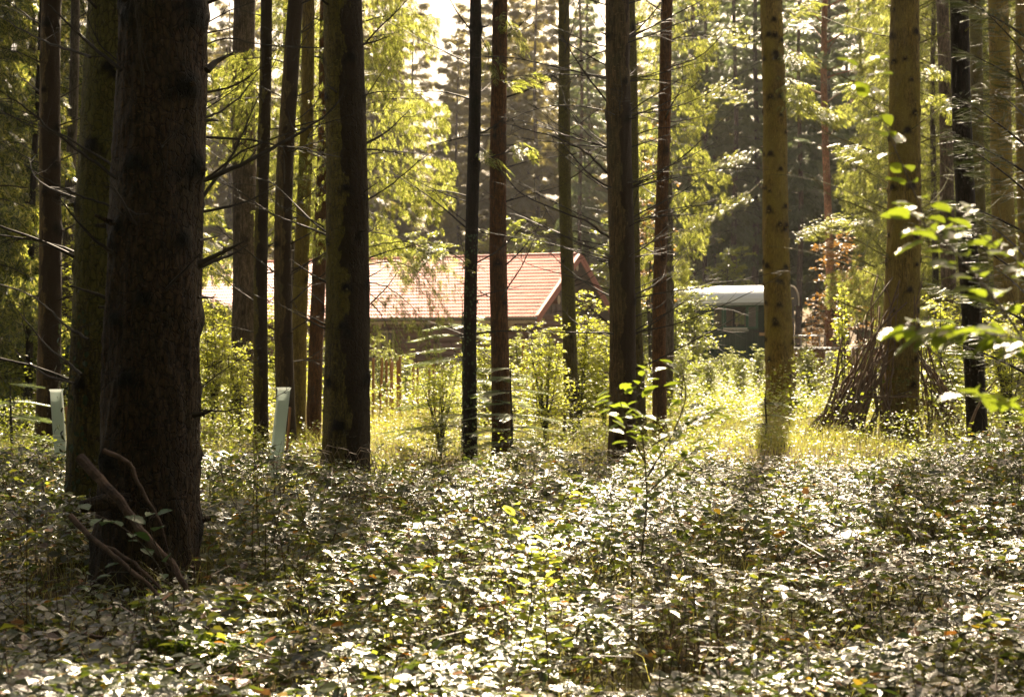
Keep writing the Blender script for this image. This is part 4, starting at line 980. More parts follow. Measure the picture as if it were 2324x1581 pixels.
def cabin():
    ang = math.atan2(-.38, .925)
    ox = (1219 - CX) / F_V * 65
    root = thing('log_cabin', 'long brown log cabin with a sunlit red pantile roof', 'cabin', (ox, 65, 0), ang)
    L, HALF, ZE, ZR = 25.0, 5.9, 3.03, 6.26
    sl = math.atan2(ZR - ZE, HALF); SL = math.hypot(HALF, ZR - ZE); rows = 19; ex = SL / rows
    # roof deck
    g = Geo(); th = .12
    c, s = math.cos(sl), math.sin(sl)
    for sg in (1, -1):
        y0 = 0 if sg > 0 else 2 * HALF
        a = np.array([[-L, y0, ZE - .03], [-.02, y0, ZE - .03], [-.02, HALF - sg * .002, ZR - .03], [-L, HALF - sg * .002, ZR - .03]])
        V = np.vstack([a, a - [0, 0, th]])
        g.add(V, None, [(0, 1, 2, 3), (7, 6, 5, 4), (0, 4, 5, 1), (1, 5, 6, 2), (3, 2, 6, 7), (0, 3, 7, 4)])
    roof = g.build('roof', M['board'], root)
    # one pantile
    W, nx = .30, 9
    xs = np.linspace(0, W, nx); wz = .028 * np.cos(xs / W * 4 * math.pi) + .03
    V = np.vstack([np.stack([xs, 0 * xs, wz + .028], -1), np.stack([xs, 0 * xs + ex + .03, wz], -1), np.stack([xs, 0 * xs, wz - .004], -1)])
    Q = [(i, i + 1, nx + i + 1, nx + i) for i in range(nx - 1)] + [(2 * nx + i, 2 * nx + i + 1, i + 1, i) for i in range(nx - 1)]
    tg = Geo(); tg.add(V, None, Q); tme = tg.mesh('tile', [M['tile']])
    rt = random.Random(5); cells = [(c_, r_) for r_ in range(rows) for c_ in range(int(L / W))]
    cells.sort(key=lambda q: q[0] + q[1] * .01)
    near, rest = cells[:300], cells[300:]
    def tile_pos(ci, ri):
        return np.array([-W * (ci + 1) - .02, ri * ex * c, ZE + ri * ex * s])
    for ci, ri in near:
        p = tile_pos(ci, ri); o = link('tile', tme, roof, p + [0, 0, rt.uniform(0, .005)], (sl + rt.uniform(-.008, .008), rt.uniform(-.01, .01), 0))
    g = Geo(); Rm = np.array([[1, 0, 0], [0, c, -s], [0, s, c]]); VT = V @ Rm.T
    Rb = np.array([[-1, 0, 0], [0, -1, 0], [0, 0, 1.]])
    for ci, ri in rest:
        g.add(VT + tile_pos(ci, ri) + [0, 0, rt.uniform(0, .005)], None, Q)
    for ci, ri in cells:
        p = tile_pos(ci, ri); g.add(VT @ Rb.T + [p[0] + W, 2 * HALF - p[1], p[2]], None, Q)
    o = g.build('tiling', M['tile'], roof); o['kind'] = 'stuff'
    for k in range(62):      # ridge tiles
        g = Geo(); a = np.linspace(0, math.pi, 8); x0, x1 = 0, .42
        VV = np.vstack([np.stack([0 * a + x0, -.13 * np.cos(a), .11 * np.sin(a)], -1), np.stack([0 * a + x1, -.115 * np.cos(a), .095 * np.sin(a)], -1)])
        if k == 0:
            g.add(VV, None, [(i, i + 1, 8 + i + 1, 8 + i) for i in range(7)]); rme = g.mesh('ridge_tile', [M['tile']], True)
        link('ridge_tile', rme, roof, (-.42 - k * .40, HALF, ZR + .01))
    # verge tiles down both slopes of the gable end
    vg = Geo(); vg.box((0, ex * .5, 0), (.05, ex * .98, .20)); vg.box((-.06, ex * .5, .085), (.12, ex * .98, .03)); vme = vg.mesh('verge_tile', [M['verge']])
    for ri in range(rows):
        p = np.array([.035, ri * ex * c, ZE + ri * ex * s]); link('verge_tile', vme, roof, p, (sl, 0, 0))
        p = np.array([.035, 2 * HALF - ri * ex * c, ZE + ri * ex * s]); o = link('verge_tile', vme, roof, p, (sl, 0, math.pi)); o.scale = (-1, 1, 1)
    g = Geo(); Rx = np.array([[1, 0, 0], [0, c, -s], [0, s, c]])
    for sg in (1, -1):
        Rr = Rx if sg > 0 else np.array([[1, 0, 0], [0, c, s], [0, -s, c]])
        g.box(((.0), HALF - sg * HALF / 2, (ZE + ZR) / 2 - .22), (.05, SL * .985, .18), 0, Rr)
    g.build('barge_board', M['verge'], roof)
    g = Geo()
    for k in range(16):      # soffit boards under the overhang
        pass
    # gutter and eave board
    g = Geo(); a = np.linspace(math.pi, 2 * math.pi, 8)
    for rr in (.085, .078):
        VV = np.vstack([np.stack([0 * a - L, -.11 + rr * np.cos(a), ZE - .0 + rr * np.sin(a)], -1), np.stack([0 * a + .0, -.11 + rr * np.cos(a), ZE + rr * np.sin(a)], -1)])
        g.add(VV, None, [(i, i + 1, 8 + i + 1, 8 + i) for i in range(7)])
    g.box((-L / 2, -.195, ZE + .0), (L, .012, .02))
    g.build('gutter', M['zinc'], root, True)
    g = Geo(); g.box((-L / 2, .02, ZE - .19), (L - .2, .04, .16)); g.build('eave_board', M['palewood'], root)
    # wall logs
    yw, xw, r0 = .95, -1.1, .17; n = 9; pitch = .31
    for k in range(n):
        z = .36 + r0 + k * pitch - (.04 if k else 0)
        parts = [(-L + 1, -12.9), (-12.0, -8.6), (-7.7, xw)] if 3 <= k <= 6 else [(-L + 1, xw)]
        for q, (a0, a1) in enumerate(parts):
            lg = Geo(); lg.tube([(a0, yw, z), ((a0 + a1) / 2, yw + rt.uniform(-.01, .01), z), (a1 + (.35 if a1 == xw else 0), yw, z)], [r0 * .97, r0, r0], 12, 0); lg.build('log', M['log'], root, True)
        lg = Geo(); z2 = z + .14; lg.tube([(xw, yw - .35, z2), (xw, HALF, z2), (xw, 2 * HALF - .6, z2)], r0, 12, 0); lg.build('log', M['log'], root, True)
    g = Geo(); g.box((-L / 2 - .1, yw + .12, 1.6), (L - 2.4, .1, 2.9)); g.box((xw - .1, HALF, 1.6), (.1, 2 * HALF - 2.2, 2.9)); g.box((-L / 2, 2 * HALF - .95, 1.6), (L - 2, .2, 3)); g.box((-L + 1, HALF, 1.6), (.2, 2 * HALF - 2, 3.0))
    g.build('wall', M['board'], root)
    g = Geo(); g.box((-L / 2 + .0, yw, .17), (L - 2, .46, .42)); g.box((xw, HALF, .17), (.46, 2 * HALF - 1.9, .42)); g.build('plinth', M['found'], root)
    for k in range(30):      # gable boards
        y = .95 + (k + .5) * (2 * HALF - 1.9) / 30; zt = ZE + (ZR - ZE) * (1 - abs(y - HALF) / HALF) - .2
        if zt > 3.02:
            g = Geo(); g.box((xw + .02 + .012 * (k % 2), y, (3.0 + zt) / 2), (.05, (2 * HALF - 1.9) / 30 * .96, zt - 3.0)); g.build('gable_board', M['board'], root)
    # round purlins with pale sawn ends
    for y, z, rr in ((1.0, 2.92, .25), (3.3, 4.05, .22), (HALF, 5.75, .2), (8.5, 4.05, .22), (10.8, 2.9, .22)):
        g = Geo(); g.tube([(xw - .2, y, z - .12), (-.17, y, z - .12)], rr, 14, 0, False); a = np.linspace(0, 2 * math.pi, 14, endpoint=False)
        g.add(np.vstack([np.stack([0 * a - .165, y + rr * np.cos(a), z - .12 + rr * np.sin(a)], -1), [[-.165, y, z - .12]]]), [(i, (i + 1) % 14, 14) for i in range(14)], None, 1)
        g.build('purlin', [M['log'], M['palewood']], root)
    for k in range(11):      # cross beam ends under the eave
        x = -1.4 - 2.3 * k; rr = .17
        g = Geo(); g.tube([(x, .3, 2.72), (x, yw + .2, 2.72)], rr, 12, 0, False); a = np.linspace(0, 2 * math.pi, 12, endpoint=False)
        g.add(np.vstack([np.stack([x + rr * np.cos(a), 0 * a + .298, 2.72 + rr * np.sin(a)], -1), [[x, .298, 2.72]]]), [(i, (i + 1) % 12, 12) for i in range(12)], None, 1)
        g.build('beam', [M['log'], M['palewood']], root)
    g = Geo(); g.tube([(-.5, 1.0, 2.55), (-1.05, 1.0, 1.5)], .1, 8); g.tube([(-3.6, .55, 2.55), (-1.3, .5, 1.75)], .12, 8); g.build('brace', M['log'], root)
    for x0, x1 in ((-12.9, -12.0), (-8.6, -7.7)):
        g = Geo(); zc, hh = 1.76, 1.26
        for xx in (x0 + .05, x1 - .05): g.box((xx, yw - .1, zc), (.1, .2, hh))
        for zz in (zc - hh / 2 - .02, zc + hh / 2 + .02): g.box(((x0 + x1) / 2, yw - .102, zz), (x1 - x0, .21, .09))
        g.box(((x0 + x1) / 2, yw - .05, zc), (.05, .05, hh - .05))
        fr = g.build('window', M['palewood'], root)
        g = Geo(); g.box(((x0 + x1) / 2, yw - .0, zc), (x1 - x0 - .2, .012, hh - .05)); g.build('pane', M['glass'], fr)
cabin()

# ------------------------------------------------------------------ green wagon
M['wgreen'] = plain_mat('green_boards', (0.014, 0.038, 0.022), (0.008, 0.022, 0.014), rough=0.55, scale=4, stretch=(3, 3, .4), island=.35)
M['wgreen2'] = plain_mat('green_frame', (0.04, 0.105, 0.065), (0.03, 0.08, 0.05), rough=0.5, scale=4)
M['wroof'] = plain_mat('white_roof_sheet', (0.85, 0.87, 0.90), (0.78, 0.80, 0.84), rough=0.25, scale=1.5, spec=0.6)
M['steel'] = plain_mat('grey_steel', (0.38, 0.39, 0.40), (0.25, 0.26, 0.27), rough=0.45, metallic=.6)
M['dark'] = plain_mat('dark_iron', (0.02, 0.02, 0.02), rough=0.6)
for k_ in ('wgreen', 'wgreen2', 'dark', 'louv', 'warm'):
    if k_ in M:
        next(n for n in M[k_].node_tree.nodes if n.type == 'BSDF_PRINCIPLED').inputs['Specular IOR Level'].default_value = 0.15
M['white'] = plain_mat('white_paint', (0.75, 0.74, 0.70), (0.65, 0.64, 0.6), rough=0.5)
M['warm'] = plain_mat('warm_interior', (0.30, 0.15, 0.08), (0.2, 0.10, 0.06), rough=0.7)
M['louv'] = plain_mat('louvre', (0.10, 0.095, 0.08), (0.06, 0.058, 0.05), rough=0.7)
def wagon():
    d = 57.0; ox = (1772 - CX) / F_V * d; ang = -R(24.2); ca, sa = math.cos(ang), math.sin(ang)
    root = thing('works_wagon', 'dark green plank wagon with a white barrel roof and open shutters', 'wagon', (ox, d, 0), ang)
    def sx(xv):      # wall coordinate of the photo column xv
        k = (xv - CX) / F_V; return (ox - k * d) / (k * sa - ca) * 1.0
    # point = (ox + s*ca, d + s*sa)  ->  (ox + s ca) = k (d + s sa)
    def zz(yv, xv):
        s = sx(xv); return CAM_H - (yv - CY) / F_V * (d + s * sa)
    Lw = -sx(1532); Wd = 2.4; z0 = zz(815, 1740); z1 = zz(689, 1740); zt = zz(664.5, 1740)
    wx0, wx1, wz0, wz1 = sx(1648), sx(1693), zz(741, 1670), zz(696, 1670)
    # wall planks
    n = int(Lw / .115); pw = Lw / n
    for i in range(n):
        a, b = -Lw + i * pw, -Lw + (i + 1) * pw; c = (a + b) / 2
        segs = [(z0, wz0), (wz1, z1)] if wx0 - .02 < c < wx1 + .02 else [(z0, z1)]
        for (s0, s1) in segs:
            if s1 - s0 > .02:
                g = Geo(); g.box((c, .012 * (i % 2 == 0) * .4, (s0 + s1) / 2), (pw * .985, .03, s1 - s0)); g.build('plank', M['wgreen'], root)
    g = Geo()
    def wall_with_hole(y, x0, x1, hx0, hx1, hz0, hz1, th=.03):
        g.box(((x0 + hx0) / 2, y, (z0 + z1) / 2), (hx0 - x0, th, z1 - z0)); g.box(((hx1 + x1) / 2, y, (z0 + z1) / 2), (x1 - hx1, th, z1 - z0))
        g.box(((hx0 + hx1) / 2, y, (z0 + hz0) / 2), (hx1 - hx0, th, hz0 - z0)); g.box(((hx0 + hx1) / 2, y, (z1 + hz1) / 2), (hx1 - hx0, th, z1 - hz1))
    wall_with_hole(.035, -Lw, 0, wx0, wx1, wz0, wz1, .02)
    k = 1.04    # opposite window, shifted by the slanting view
    def sb(xv, y):
        q = (xv - CX) / F_V; return (q * (d + y * ca) + y * sa - ox) / (ca - q * sa)
    hx0, hx1 = sb(1669, Wd), sb(1690, Wd)
    wall_with_hole(Wd - .02, -Lw, 0, hx0, hx1, wz0 + .12, wz1 - .20, .03)
    g.box((-.0 - .02, Wd / 2, (z0 + z1) / 2), (.04, Wd - .07, z1 - z0)); g.box((-Lw + .02, Wd / 2, (z0 + z1) / 2), (.04, Wd - .07, z1 - z0))
    g.build('body', M['dark'], root)
    g = Geo(); g.box((-Lw / 2, Wd / 2, z0 - .02), (Lw - .1, Wd - .1, .04)); g.box((hx0 - .75, Wd - .12, z0 + 1.1), (1.3, .12, 1.9)); g.box((wx0 - .4, 1.5, z0 + .45), (1.2, .5, .8)); g.box((hx1 + .2, Wd - .12, z0 + 1.0), (.3, .12, 1.7))
    g.build('interior', M['warm'], root)
    # frame, sill, pane, shutters
    g = Geo(); fw = .085; cz = (wz0 + wz1) / 2; cx_ = (wx0 + wx1) / 2
    for xx in (wx0 - fw / 2, wx1 + fw / 2): g.box((xx, -.03, cz), (fw, .05, wz1 - wz0 + 2 * fw))
    for z in (wz0 - fw / 2, wz1 + fw / 2): g.box((cx_, -.031, z), (wx1 - wx0, .05, fw))
    fr = g.build('window', M['wgreen2'], root)
    g = Geo(); g.box((cx_, .03, cz), (wx1 - wx0, .008, wz1 - wz0)); g.build('pane', M['glass'], fr)
    g = Geo(); g.box((cx_, -.08, wz0 - .075), (wx1 - wx0 + .16, .12, .05)); g.box((cx_, -.05, wz0 - .15), (wx1 - wx0 + .24, .06, .025)); g.build('sill', M['white'], fr)
    g = Geo(); g.tube([(cx_ + .0, .1, wz0), (cx_, .1, wz0 + .13)], .02, 6); g.box((cx_, .1, wz0 + .14), (.16, .06, .03)); g.build('ornament', M['palewood'], fr)
    for (a, b, lv) in ((sx(1617), sx(1643), True), (sx(1696), sx(1721), False)):
        g = Geo(); w_ = b - a; zb, ztp = zz(746, 1670), zz(693, 1670); c = (a + b) / 2; f = .075
        for xx in (a + f / 2, b - f / 2): g.box((xx, -.055, (zb + ztp) / 2), (f, .045, ztp - zb))
        for z in (zb + f / 2, ztp - f / 2): g.box((c, -.056, z), (w_ - 2 * f, .045, f))
        sh = g.build('shutter', M['wgreen2'], root)
        m = 16
        if lv:
            for i in range(m):
                g = Geo(); z = zb + f + (i + .5) * (ztp - zb - 2 * f) / m; aa = .5
                g.box((c, -.05, z), (w_ - 2 * f, .008, (ztp - zb - 2 * f) / m * 1.05), 0, np.array([[1, 0, 0], [0, math.cos(aa), -math.sin(aa)], [0, math.sin(aa), math.cos(aa)]])); g.build('slat', M['louv'], sh)
        else:
            g = Geo(); g.box((c, -.045, (zb + ztp) / 2), (w_ - 2 * f, .015, ztp - zb - 2 * f)); g.build('shutter_panel', M['louv'], sh)
    # barrel roof
    g = Geo(); n = 22; a = np.linspace(0, math.pi, n); ov = .14
    yy = Wd / 2 - (Wd / 2 + ov) * np.cos(a); hz = (zt + .12 - z1) * 1.35 * np.sin(a) ** .75
    ya = np.concatenate([yy, yy[::-1]]); za = np.concatenate([z1 + .04 + hz, (z1 + hz - .02)[::-1]])
    m2 = len(ya); V = np.vstack([np.stack([0 * ya - Lw - .22, ya, za], -1), np.stack([0 * ya + .18, ya, za], -1)])
    Q = [(i, (i + 1) % m2, m2 + (i + 1) % m2, m2 + i) for i in range(m2)] + [(i, m2 - 1 - i, m2 - 2 - i, i + 1) for i in range(n - 1)] + [(m2 + i + 1, 2 * m2 - 2 - i, 2 * m2 - 1 - i, m2 + i) for i in range(n - 1)]
    g.add(V, None, Q); rf = g.build('roof', M['wroof'], root)
    g = Geo(); g.box((-Lw / 2, -ov - .02, z1 + .0), (Lw + .4, .035, .11)); g.build('roof_trim', M['steel'], root)
    for xx in (.13, -Lw - .12):       # curved end boards
        g = Geo(); V = np.vstack([np.stack([0 * yy + xx, yy, z1 + hz - .03], -1), [[xx, Wd / 2, z1 - .02]]]); g.add(V, [(i, i + 1, n) for i in range(n - 1)])
        V2 = V - [.05, 0, 0]; g.add(V2, [(i + 1, i, n) for i in range(n - 1)]); g.build('gable_panel', M['dark'], root)
    g = Geo(); g.box((-Lw / 2, -.03, z0 - .07), (Lw + .1, .08, .11)); g.box((-Lw / 2, Wd - .03, z0 - .07), (Lw + .1, .08, .11)); g.build('chassis', M['steel'], root)
    for (x, y) in ((-.8, .1), (-.8, Wd - .1), (-Lw + .8, .1), (-Lw + .8, Wd - .1)):
        g = Geo(); g.tube([(x, y - .08, .36), (x, y + .08, .36)], .36, 18); wl = g.build('wheel', M['dark'], root); g = Geo(); g.tube([(x, y - .1, .36), (x, y + .1, .36)], .17, 12); g.build('hub', M['steel'], wl)
    g = Geo(); g.tube([(-.8, 0, .36), (-.8, Wd, .36)], .05, 8); g.tube([(-Lw + .8, 0, .36), (-Lw + .8, Wd, .36)], .05, 8); g.build('axle', M['dark'], root)
    a, b = sx(1716), sx(1768)
    g = Geo(); g.box(((a + b) / 2, -.17, zz(752, 1740)), (b - a, .34, .05)); g.build('shelf', M['dark'], root)
    g = Geo(); g.box(((sx(1724) + b) / 2, -.05, zz(758, 1740)), (b - sx(1724), .05, .12)); g.build('sign_board', M['palewood'], root)
    # drawbar railing at the right end
    g = Geo(); zr = CAM_H - (762 - CY) / F_V * 57
    g.tube([(.05, .3, zr), (1.5, .3, zr), (1.5, 1.3, zr), (.05, 1.3, zr)], .03, 8)
    for x in (.75, 1.5): g.tube([(x, .3, zr), (x, .3, z0 - .1)], .025, 6); g.tube([(x, 1.3, zr), (x, 1.3, z0 - .1)], .025, 6)
    g.box((.75, .8, z0 - .08), (1.5, 1.1, .06)); g.build('railing', M['steel'], root)
wagon()

# ------------------------------------------------------------------ low rusty shed with corrugated roof
M['oldzinc'] = plain_mat('old_zinc', (0.22, 0.23, 0.24), (0.12, 0.12, 0.12), rough=0.6, metallic=0.3, scale=3)
M['rust'] = plain_mat('rusty_board', (0.30, 0.13, 0.08), (0.16, 0.075, 0.05), rough=0.8, scale=3, island=.3)
def shed():
    d = 52; x0 = (1812 - CX) / F_V * d; x1 = (2160 - CX) / F_V * d; L = x1 - x0
    root = thing('low_shed', 'low rust-brown shed under corrugated sheet behind the stick shelter', 'shed', (x0, d, 0))
    zt = CAM_H - (793 - CY) / F_V * d
    nb = 26; bw = L / nb
    for i in range(nb):
        g = Geo(); g.box(((i + .5) * bw, .01 * (i % 3), zt / 2), (bw * .95, .03, zt - .02)); g.build('board', M['rust'], root)
    g = Geo()
    for i in range(6): g.box((i * L / 5, -.04, zt / 2), (.07, .05, zt)); 
    g.box((L / 2, -.045, zt * .35), (L, .04, .06)); g.tube([(.5, -.06, .2), (1.3, -.06, zt - .1)], .04, 6); g.tube([(2.1, -.06, .2), (1.4, -.06, zt - .1)], .04, 6); g.build('frame', M['palewood'], root)
    g = Geo(); n = int(L / .035); xs = np.linspace(-.2, L + .2, n); wz = .035 * np.sin(xs / .19 * 2 * math.pi)
    V = np.vstack([np.stack([xs, 0 * xs - .25, zt + .05 + wz], -1), np.stack([xs, 0 * xs + 1.2, zt + .06 + wz], -1), np.stack([xs, 0 * xs - .25, zt + .03 + wz], -1)])
    g.add(V, None, [(i, i + 1, n + i + 1, n + i) for i in range(n - 1)] + [(2 * n + i, 2 * n + i + 1, i + 1, i) for i in range(n - 1)]); g.build('corrugated_sheet', M['oldzinc'], root)
    g = Geo(); g.box((L / 2, 1.6, zt / 2), (L, .05, zt)); g.build('back_wall', M['rust'], root)
shed()
g = Geo(); d = 50; c = P(1888, 812, d); g.box((0, 0, .28), (.42, .35, .5)); o = g.build('canister', M['white']); o.location = (c[0], d, c[2] - .3)
tag(o, 'white plastic canister behind the yellow-leaved shoots', 'canister')
bm_mod = o.modifiers.new('bevel', 'BEVEL'); bm_mod.width = .06; bm_mod.segments = 3

# ------------------------------------------------------------------ stick shelter leaning on the golden trunk
def shelter():
    cx_, d = P(2045, 0, 25.2)[0], 25.2
    root = thing('stick_shelter', 'tent of long bare sticks leaned against the thick golden trunk', 'shelter', (cx_, d, 0))
    r = random.Random(31)
    def stick(b, e, rad):
        g = Geo(); n = 6; t = np.linspace(0, 1, n)[:, None]; b = np.array(b, float); e = np.array(e, float)
        C = b * (1 - t) + e * t + np.array([[r.uniform(-1, 1) for _ in range(3)] for _ in range(n)]) * .035 * np.linalg.norm(e - b)
        g.tube(C, np.linspace(rad, rad * .45, n), 6)
        for k in range(r.choice([1, 1, 2, 3, 4])):
            i = r.randint(1, n - 2); dd = norm(C[i + 1] - C[i]) + np.array([r.uniform(-.8, .8), r.uniform(-.5, .5), r.uniform(-.1, .5)]); dd /= np.linalg.norm(dd)
            l = r.uniform(.10, .6); g.tube([C[i], C[i] + dd * l * .5, C[i] + dd * l + [0, 0, .03]], [rad * .5, rad * .35, rad * .15], 4, 0, False)
        g.build('stick', M['stick'], root, True)
    for i in range(54):     # left fan
        u = r.random(); bx = -.35 - 1.25 * u ** .75; by = r.uniform(-.9, .9) * (1.1 - u * .5)
        t = r.choice([r.uniform(.35, .8), r.uniform(.8, 1.15)])
        tx, ty, tz = -.22 + r.gauss(0, .13) + .18 * r.choice([0, 0, bx]), r.uniform(-.35, .3), 2.0 + r.gauss(0, .38)
        stick((bx, by, 0), (bx + (tx - bx) * t, by + (ty - by) * t, tz * t), r.choice([r.uniform(.010, .018), r.uniform(.018, .036)]))
    for i in range(30):     # right fan
        u = r.random(); bx = .45 + 1.05 * u; by = r.uniform(-.9, .9)
        t = r.uniform(.35, 1.15)
        tx, ty, tz = .30 + r.gauss(0, .13), r.uniform(-.3, .3), 1.75 + r.gauss(0, .4)
        stick((bx, by, 0), (bx + (tx - bx) * t, by + (ty - by) * t, tz * t), r.choice([r.uniform(.010, .016), r.uniform(.016, .030)]))
    for i in range(16): stick((r.uniform(-1.5, -.4), r.uniform(-.8, .6), 0), (r.uniform(-1.1, -.2), r.uniform(-.5, .5), r.uniform(.7, 2.3)), r.uniform(.008, .016))
    stick((-.75, -.4, .75), (.25, -.45, .72), .028); stick((.35, -.4, 0), (.25, -.3, 3.0), .02); stick((.42, -.5, 0), (.12, -.3, 2.6), .018)
    stick((-1.9, -.6, 0), (-1.1, -.3, .9), .018)
shelter()
o, _ = vline(None, [(2195, 985), (2215, 930), (2240, 885), (2262, 860)], 17.6, 17.8, .022, 'stick', 3, 901, 'stick'); tag(o, 'single leaning stick beside the foot of the black trunk', 'stick')
o.name = 'leaning_stick'

# ------------------------------------------------------------------ stakes
M['stake'] = plain_mat('stake_wood', (0.38, 0.19, 0.08), (0.26, 0.12, 0.055), rough=0.7, scale=10, stretch=(4, 4, .5))
ST = [(847, 812, 0), (867, 812, .03), (877, 818, .0), (886, 812, -.05), (891, 820, .05), (907, 808, -.01), (903, 818, 0), (938, 822, 0), (948, 820, 0), (974, 810, .0), (983, 812, -.03), (1061, 803, 0), (1004, 830, 0), (1188, 772, .04), (1195, 800, 0), (1210, 822, 0), (1223, 815, -.02), (1240, 822, .02), (1318, 840, .0)]
SLAB = ['stake at the left, right against the central thick trunk', 'left of the three stakes that lean together', 'middle of the three stakes that lean together', 'right of the three stakes that lean together', 'thin stake tight against the leaning three', 'tallest plain stake standing alone', 'short stake behind the tall lone one',
        'left of the pair behind the white-lit sapling branches', 'right of the pair behind the white-lit sapling branches', 'stake seen through the left sapling boughs', 'leaning stake under the left sapling boughs', 'stake top showing just left of the slender black trunk', 'stake deep in the weeds left of the sapling stem',
        'long pale stake just right of the reddish trunk', 'stake beside the long pale one', 'stake left of the wicker pile end', 'stake in the middle right over the wicker pile', 'stake touching the bright bush left edge', 'short stake behind the gable beech bush']
for k, (xv, yv, ln) in enumerate(ST):
    d = 31 + (k * 7 % 5) * .7; zt = CAM_H - (yv - CY) / F_V * d
    g = Geo(); g.tube([(0, 0, -.1), (0, 0, zt - .02), (0, 0, zt)], [.032, .030, .022], 8); o = g.build('stake', M['stake'])
    o.location = ((xv - CX) / F_V * d - ln * zt, d, 0); o.rotation_euler = (0, ln * 1.0, 0); tag(o, 'wooden ' + SLAB[k] if not SLAB[k].startswith(('left', 'right', 'middle')) else 'wooden stake, ' + SLAB[k], 'stake', 'wooden stakes in front of the cabin')
# woven brush pile
root = thing('brush_pile', 'low woven pile of thin dark brushwood left of the gable bush', 'brushwood', (P(1195, 0, 29)[0], 29, 0))
r = random.Random(9); g = Geo()
for k in range(170):
    x = r.uniform(-1.0, .3); z = r.uniform(.05, .55); l = r.uniform(.5, 1.3)
    g.tube([(x, r.uniform(-.4, .4), z), (x + l * .5, r.uniform(-.4, .4), z + r.uniform(.0, .12)), (x + l, r.uniform(-.4, .4), z + r.uniform(-.15, .02))], [.01, .009, .005], 4, 0, False)
o = g.build('twigs', M['stick'], root); o['kind'] = 'stuff'

# ------------------------------------------------------------------ plastic tree shelters
def tube_mat():
    m, t, out = mat_new('shelter_plastic')
    p = t.nodes.new('ShaderNodeBsdfPrincipled'); p.inputs['Base Color'].default_value = (0.78, 0.82, 0.80, 1); p.inputs['Roughness'].default_value = .35
    tl = t.nodes.new('ShaderNodeBsdfTranslucent'); tl.inputs[0].default_value = (0.80, 0.86, 0.82, 1)
    mx = t.nodes.new('ShaderNodeMixShader'); mx.inputs[0].default_value = .5; t.links.new(p.outputs[0], mx.inputs[1]); t.links.new(tl.outputs[0], mx.inputs[2]); t.links.new(mx.outputs[0], out.inputs[0])
    return m
M['plastic'] = tube_mat()
for (xt, yt, xb, yb, d, lab, rz) in ((644, 884, 622, 1085, 13.6, 'pale translucent plastic tree tube leaning right beside the thick central trunk', .35), (128, 888, 140, 1060, 13.8, 'pale translucent plastic tree tube between the brown and ivy-clad trunks', .15)):
    top = P(xt, yt, d); bot = P(xb, yb, d); root = thing('tree_tube', lab, 'tree tube', tuple(bot), 0)
    ax = top - bot; g = Geo(); hw = .052; V = []
    cs = [(-hw, -hw), (hw, -hw), (hw, hw), (-hw, hw)]; cr, sr = math.cos(rz), math.sin(rz)
    cs = [(x * cr - y * sr, x * sr + y * cr) for x, y in cs]
    n = 7
    for i in range(n):
        for (x, y) in cs: V.append(ax * i / (n - 1) + [x, y, 0])
    for i in range(n):
        for (x, y) in cs: V.append(ax * i / (n - 1) + [x * .96, y * .96, 0])
    Q = []
    for i in range(n - 1):
        for j in range(4):
            k = (j + 1) % 4; Q.append((i * 4 + j, i * 4 + k, i * 4 + 4 + k, i * 4 + 4 + j)); b = n * 4; Q.append((b + i * 4 + 4 + j, b + i * 4 + 4 + k, b + i * 4 + k, b + i * 4 + j))
    g.add(V, None, Q); g.build('tube', M['plastic'], root)
    g = Geo()     # flared rim
    for j in range(4):
        k = (j + 1) % 4; a = ax + [*cs[j], 0]; b = ax + [*cs[k], 0]; o1 = ax + [cs[j][0] * 1.18, cs[j][1] * 1.18, .022]; o2 = ax + [cs[k][0] * 1.18, cs[k][1] * 1.18, .022]
        g.add([a, b, o2, o1], None, [(0, 1, 2, 3)])
    g.build('rim', M['plastic'], root)
    g = Geo(); g.tube([np.array([.075, .03, -.3]), ax * .8 + [.075, .03, 0]], .013, 6); g.build('stake', M['stake'], root)

# ------------------------------------------------------------------ fir saplings
def sapling(name, label, xv, d, h, seed, arms, size=.21, mat='sapling', spread=1.0, az_fix=None, cat='fir sapling'):
    x = (xv - CX) / F_V * d; root = thing(name, label, cat, (x, d, float(gz(x, d)))); r = np.random.default_rng(seed)
    g = Geo(); g.tube([(0, 0, -.05), (.01, 0, h * .4), (-.01, 0, h * .8), (0, 0, h)], [.02 + .004 * h, .018, .010, .004], 8); g.build('trunk', M['twig'], root)
    pos = []; dd = []; nn = []; sc = []; gw = Geo()
    for i in range(arms):
        z = h * (.12 + .8 * (i // 3 * 3 + r.random()) / arms); L = spread * (1 - z / h) ** .6 * r.uniform(.8, 1.1) + .12
        az = r.uniform(0, 6.28)
        if r.random() < .5: az = r.choice([0, math.pi]) + r.normal(0, .5)
        c = branch_curve(np.array([0, 0, z]), az, L, .15, .35); gw.tube(c, np.linspace(.008, .002, len(c)), 4, 0, False)
        n = int(55 * L) + 8; t = r.uniform(.12, 1, n); idx = t * (len(c) - 1.01); i0 = idx.astype(int); f = (idx - i0)[:, None]
        p = c[i0] * (1 - f) + c[i0 + 1] * f; tan = norm(c[i0 + 1] - c[i0]); side = norm(np.cross(tan, [0, 0, 1.])) * r.choice([-1, 1], n)[:, None]
        p = p + side * (r.random(n) * .25 * L * (1.1 - t))[:, None]
        pos.append(p); dd.append(tan * .8 + side * r.uniform(.3, .9, n)[:, None]); nn.append(np.array([0, 0, 1.]) + r.normal(0, .14, (n, 3))); sc.append(size * r.uniform(.6, 1.1, n))
    gw.build('limb', M['twig'], root); g = Geo(); g.scatter(NEED, NEED_T, np.vstack(pos), frames(np.vstack(dd), np.vstack(nn)), np.concatenate(sc)); g.build('needles', M[mat], root)
sapling('fir_sapling', 'silvery sunlit fir sapling with flat boughs left of the slender black trunk', 1050, 20.0, 2.25, 1, 34, spread=1.15)
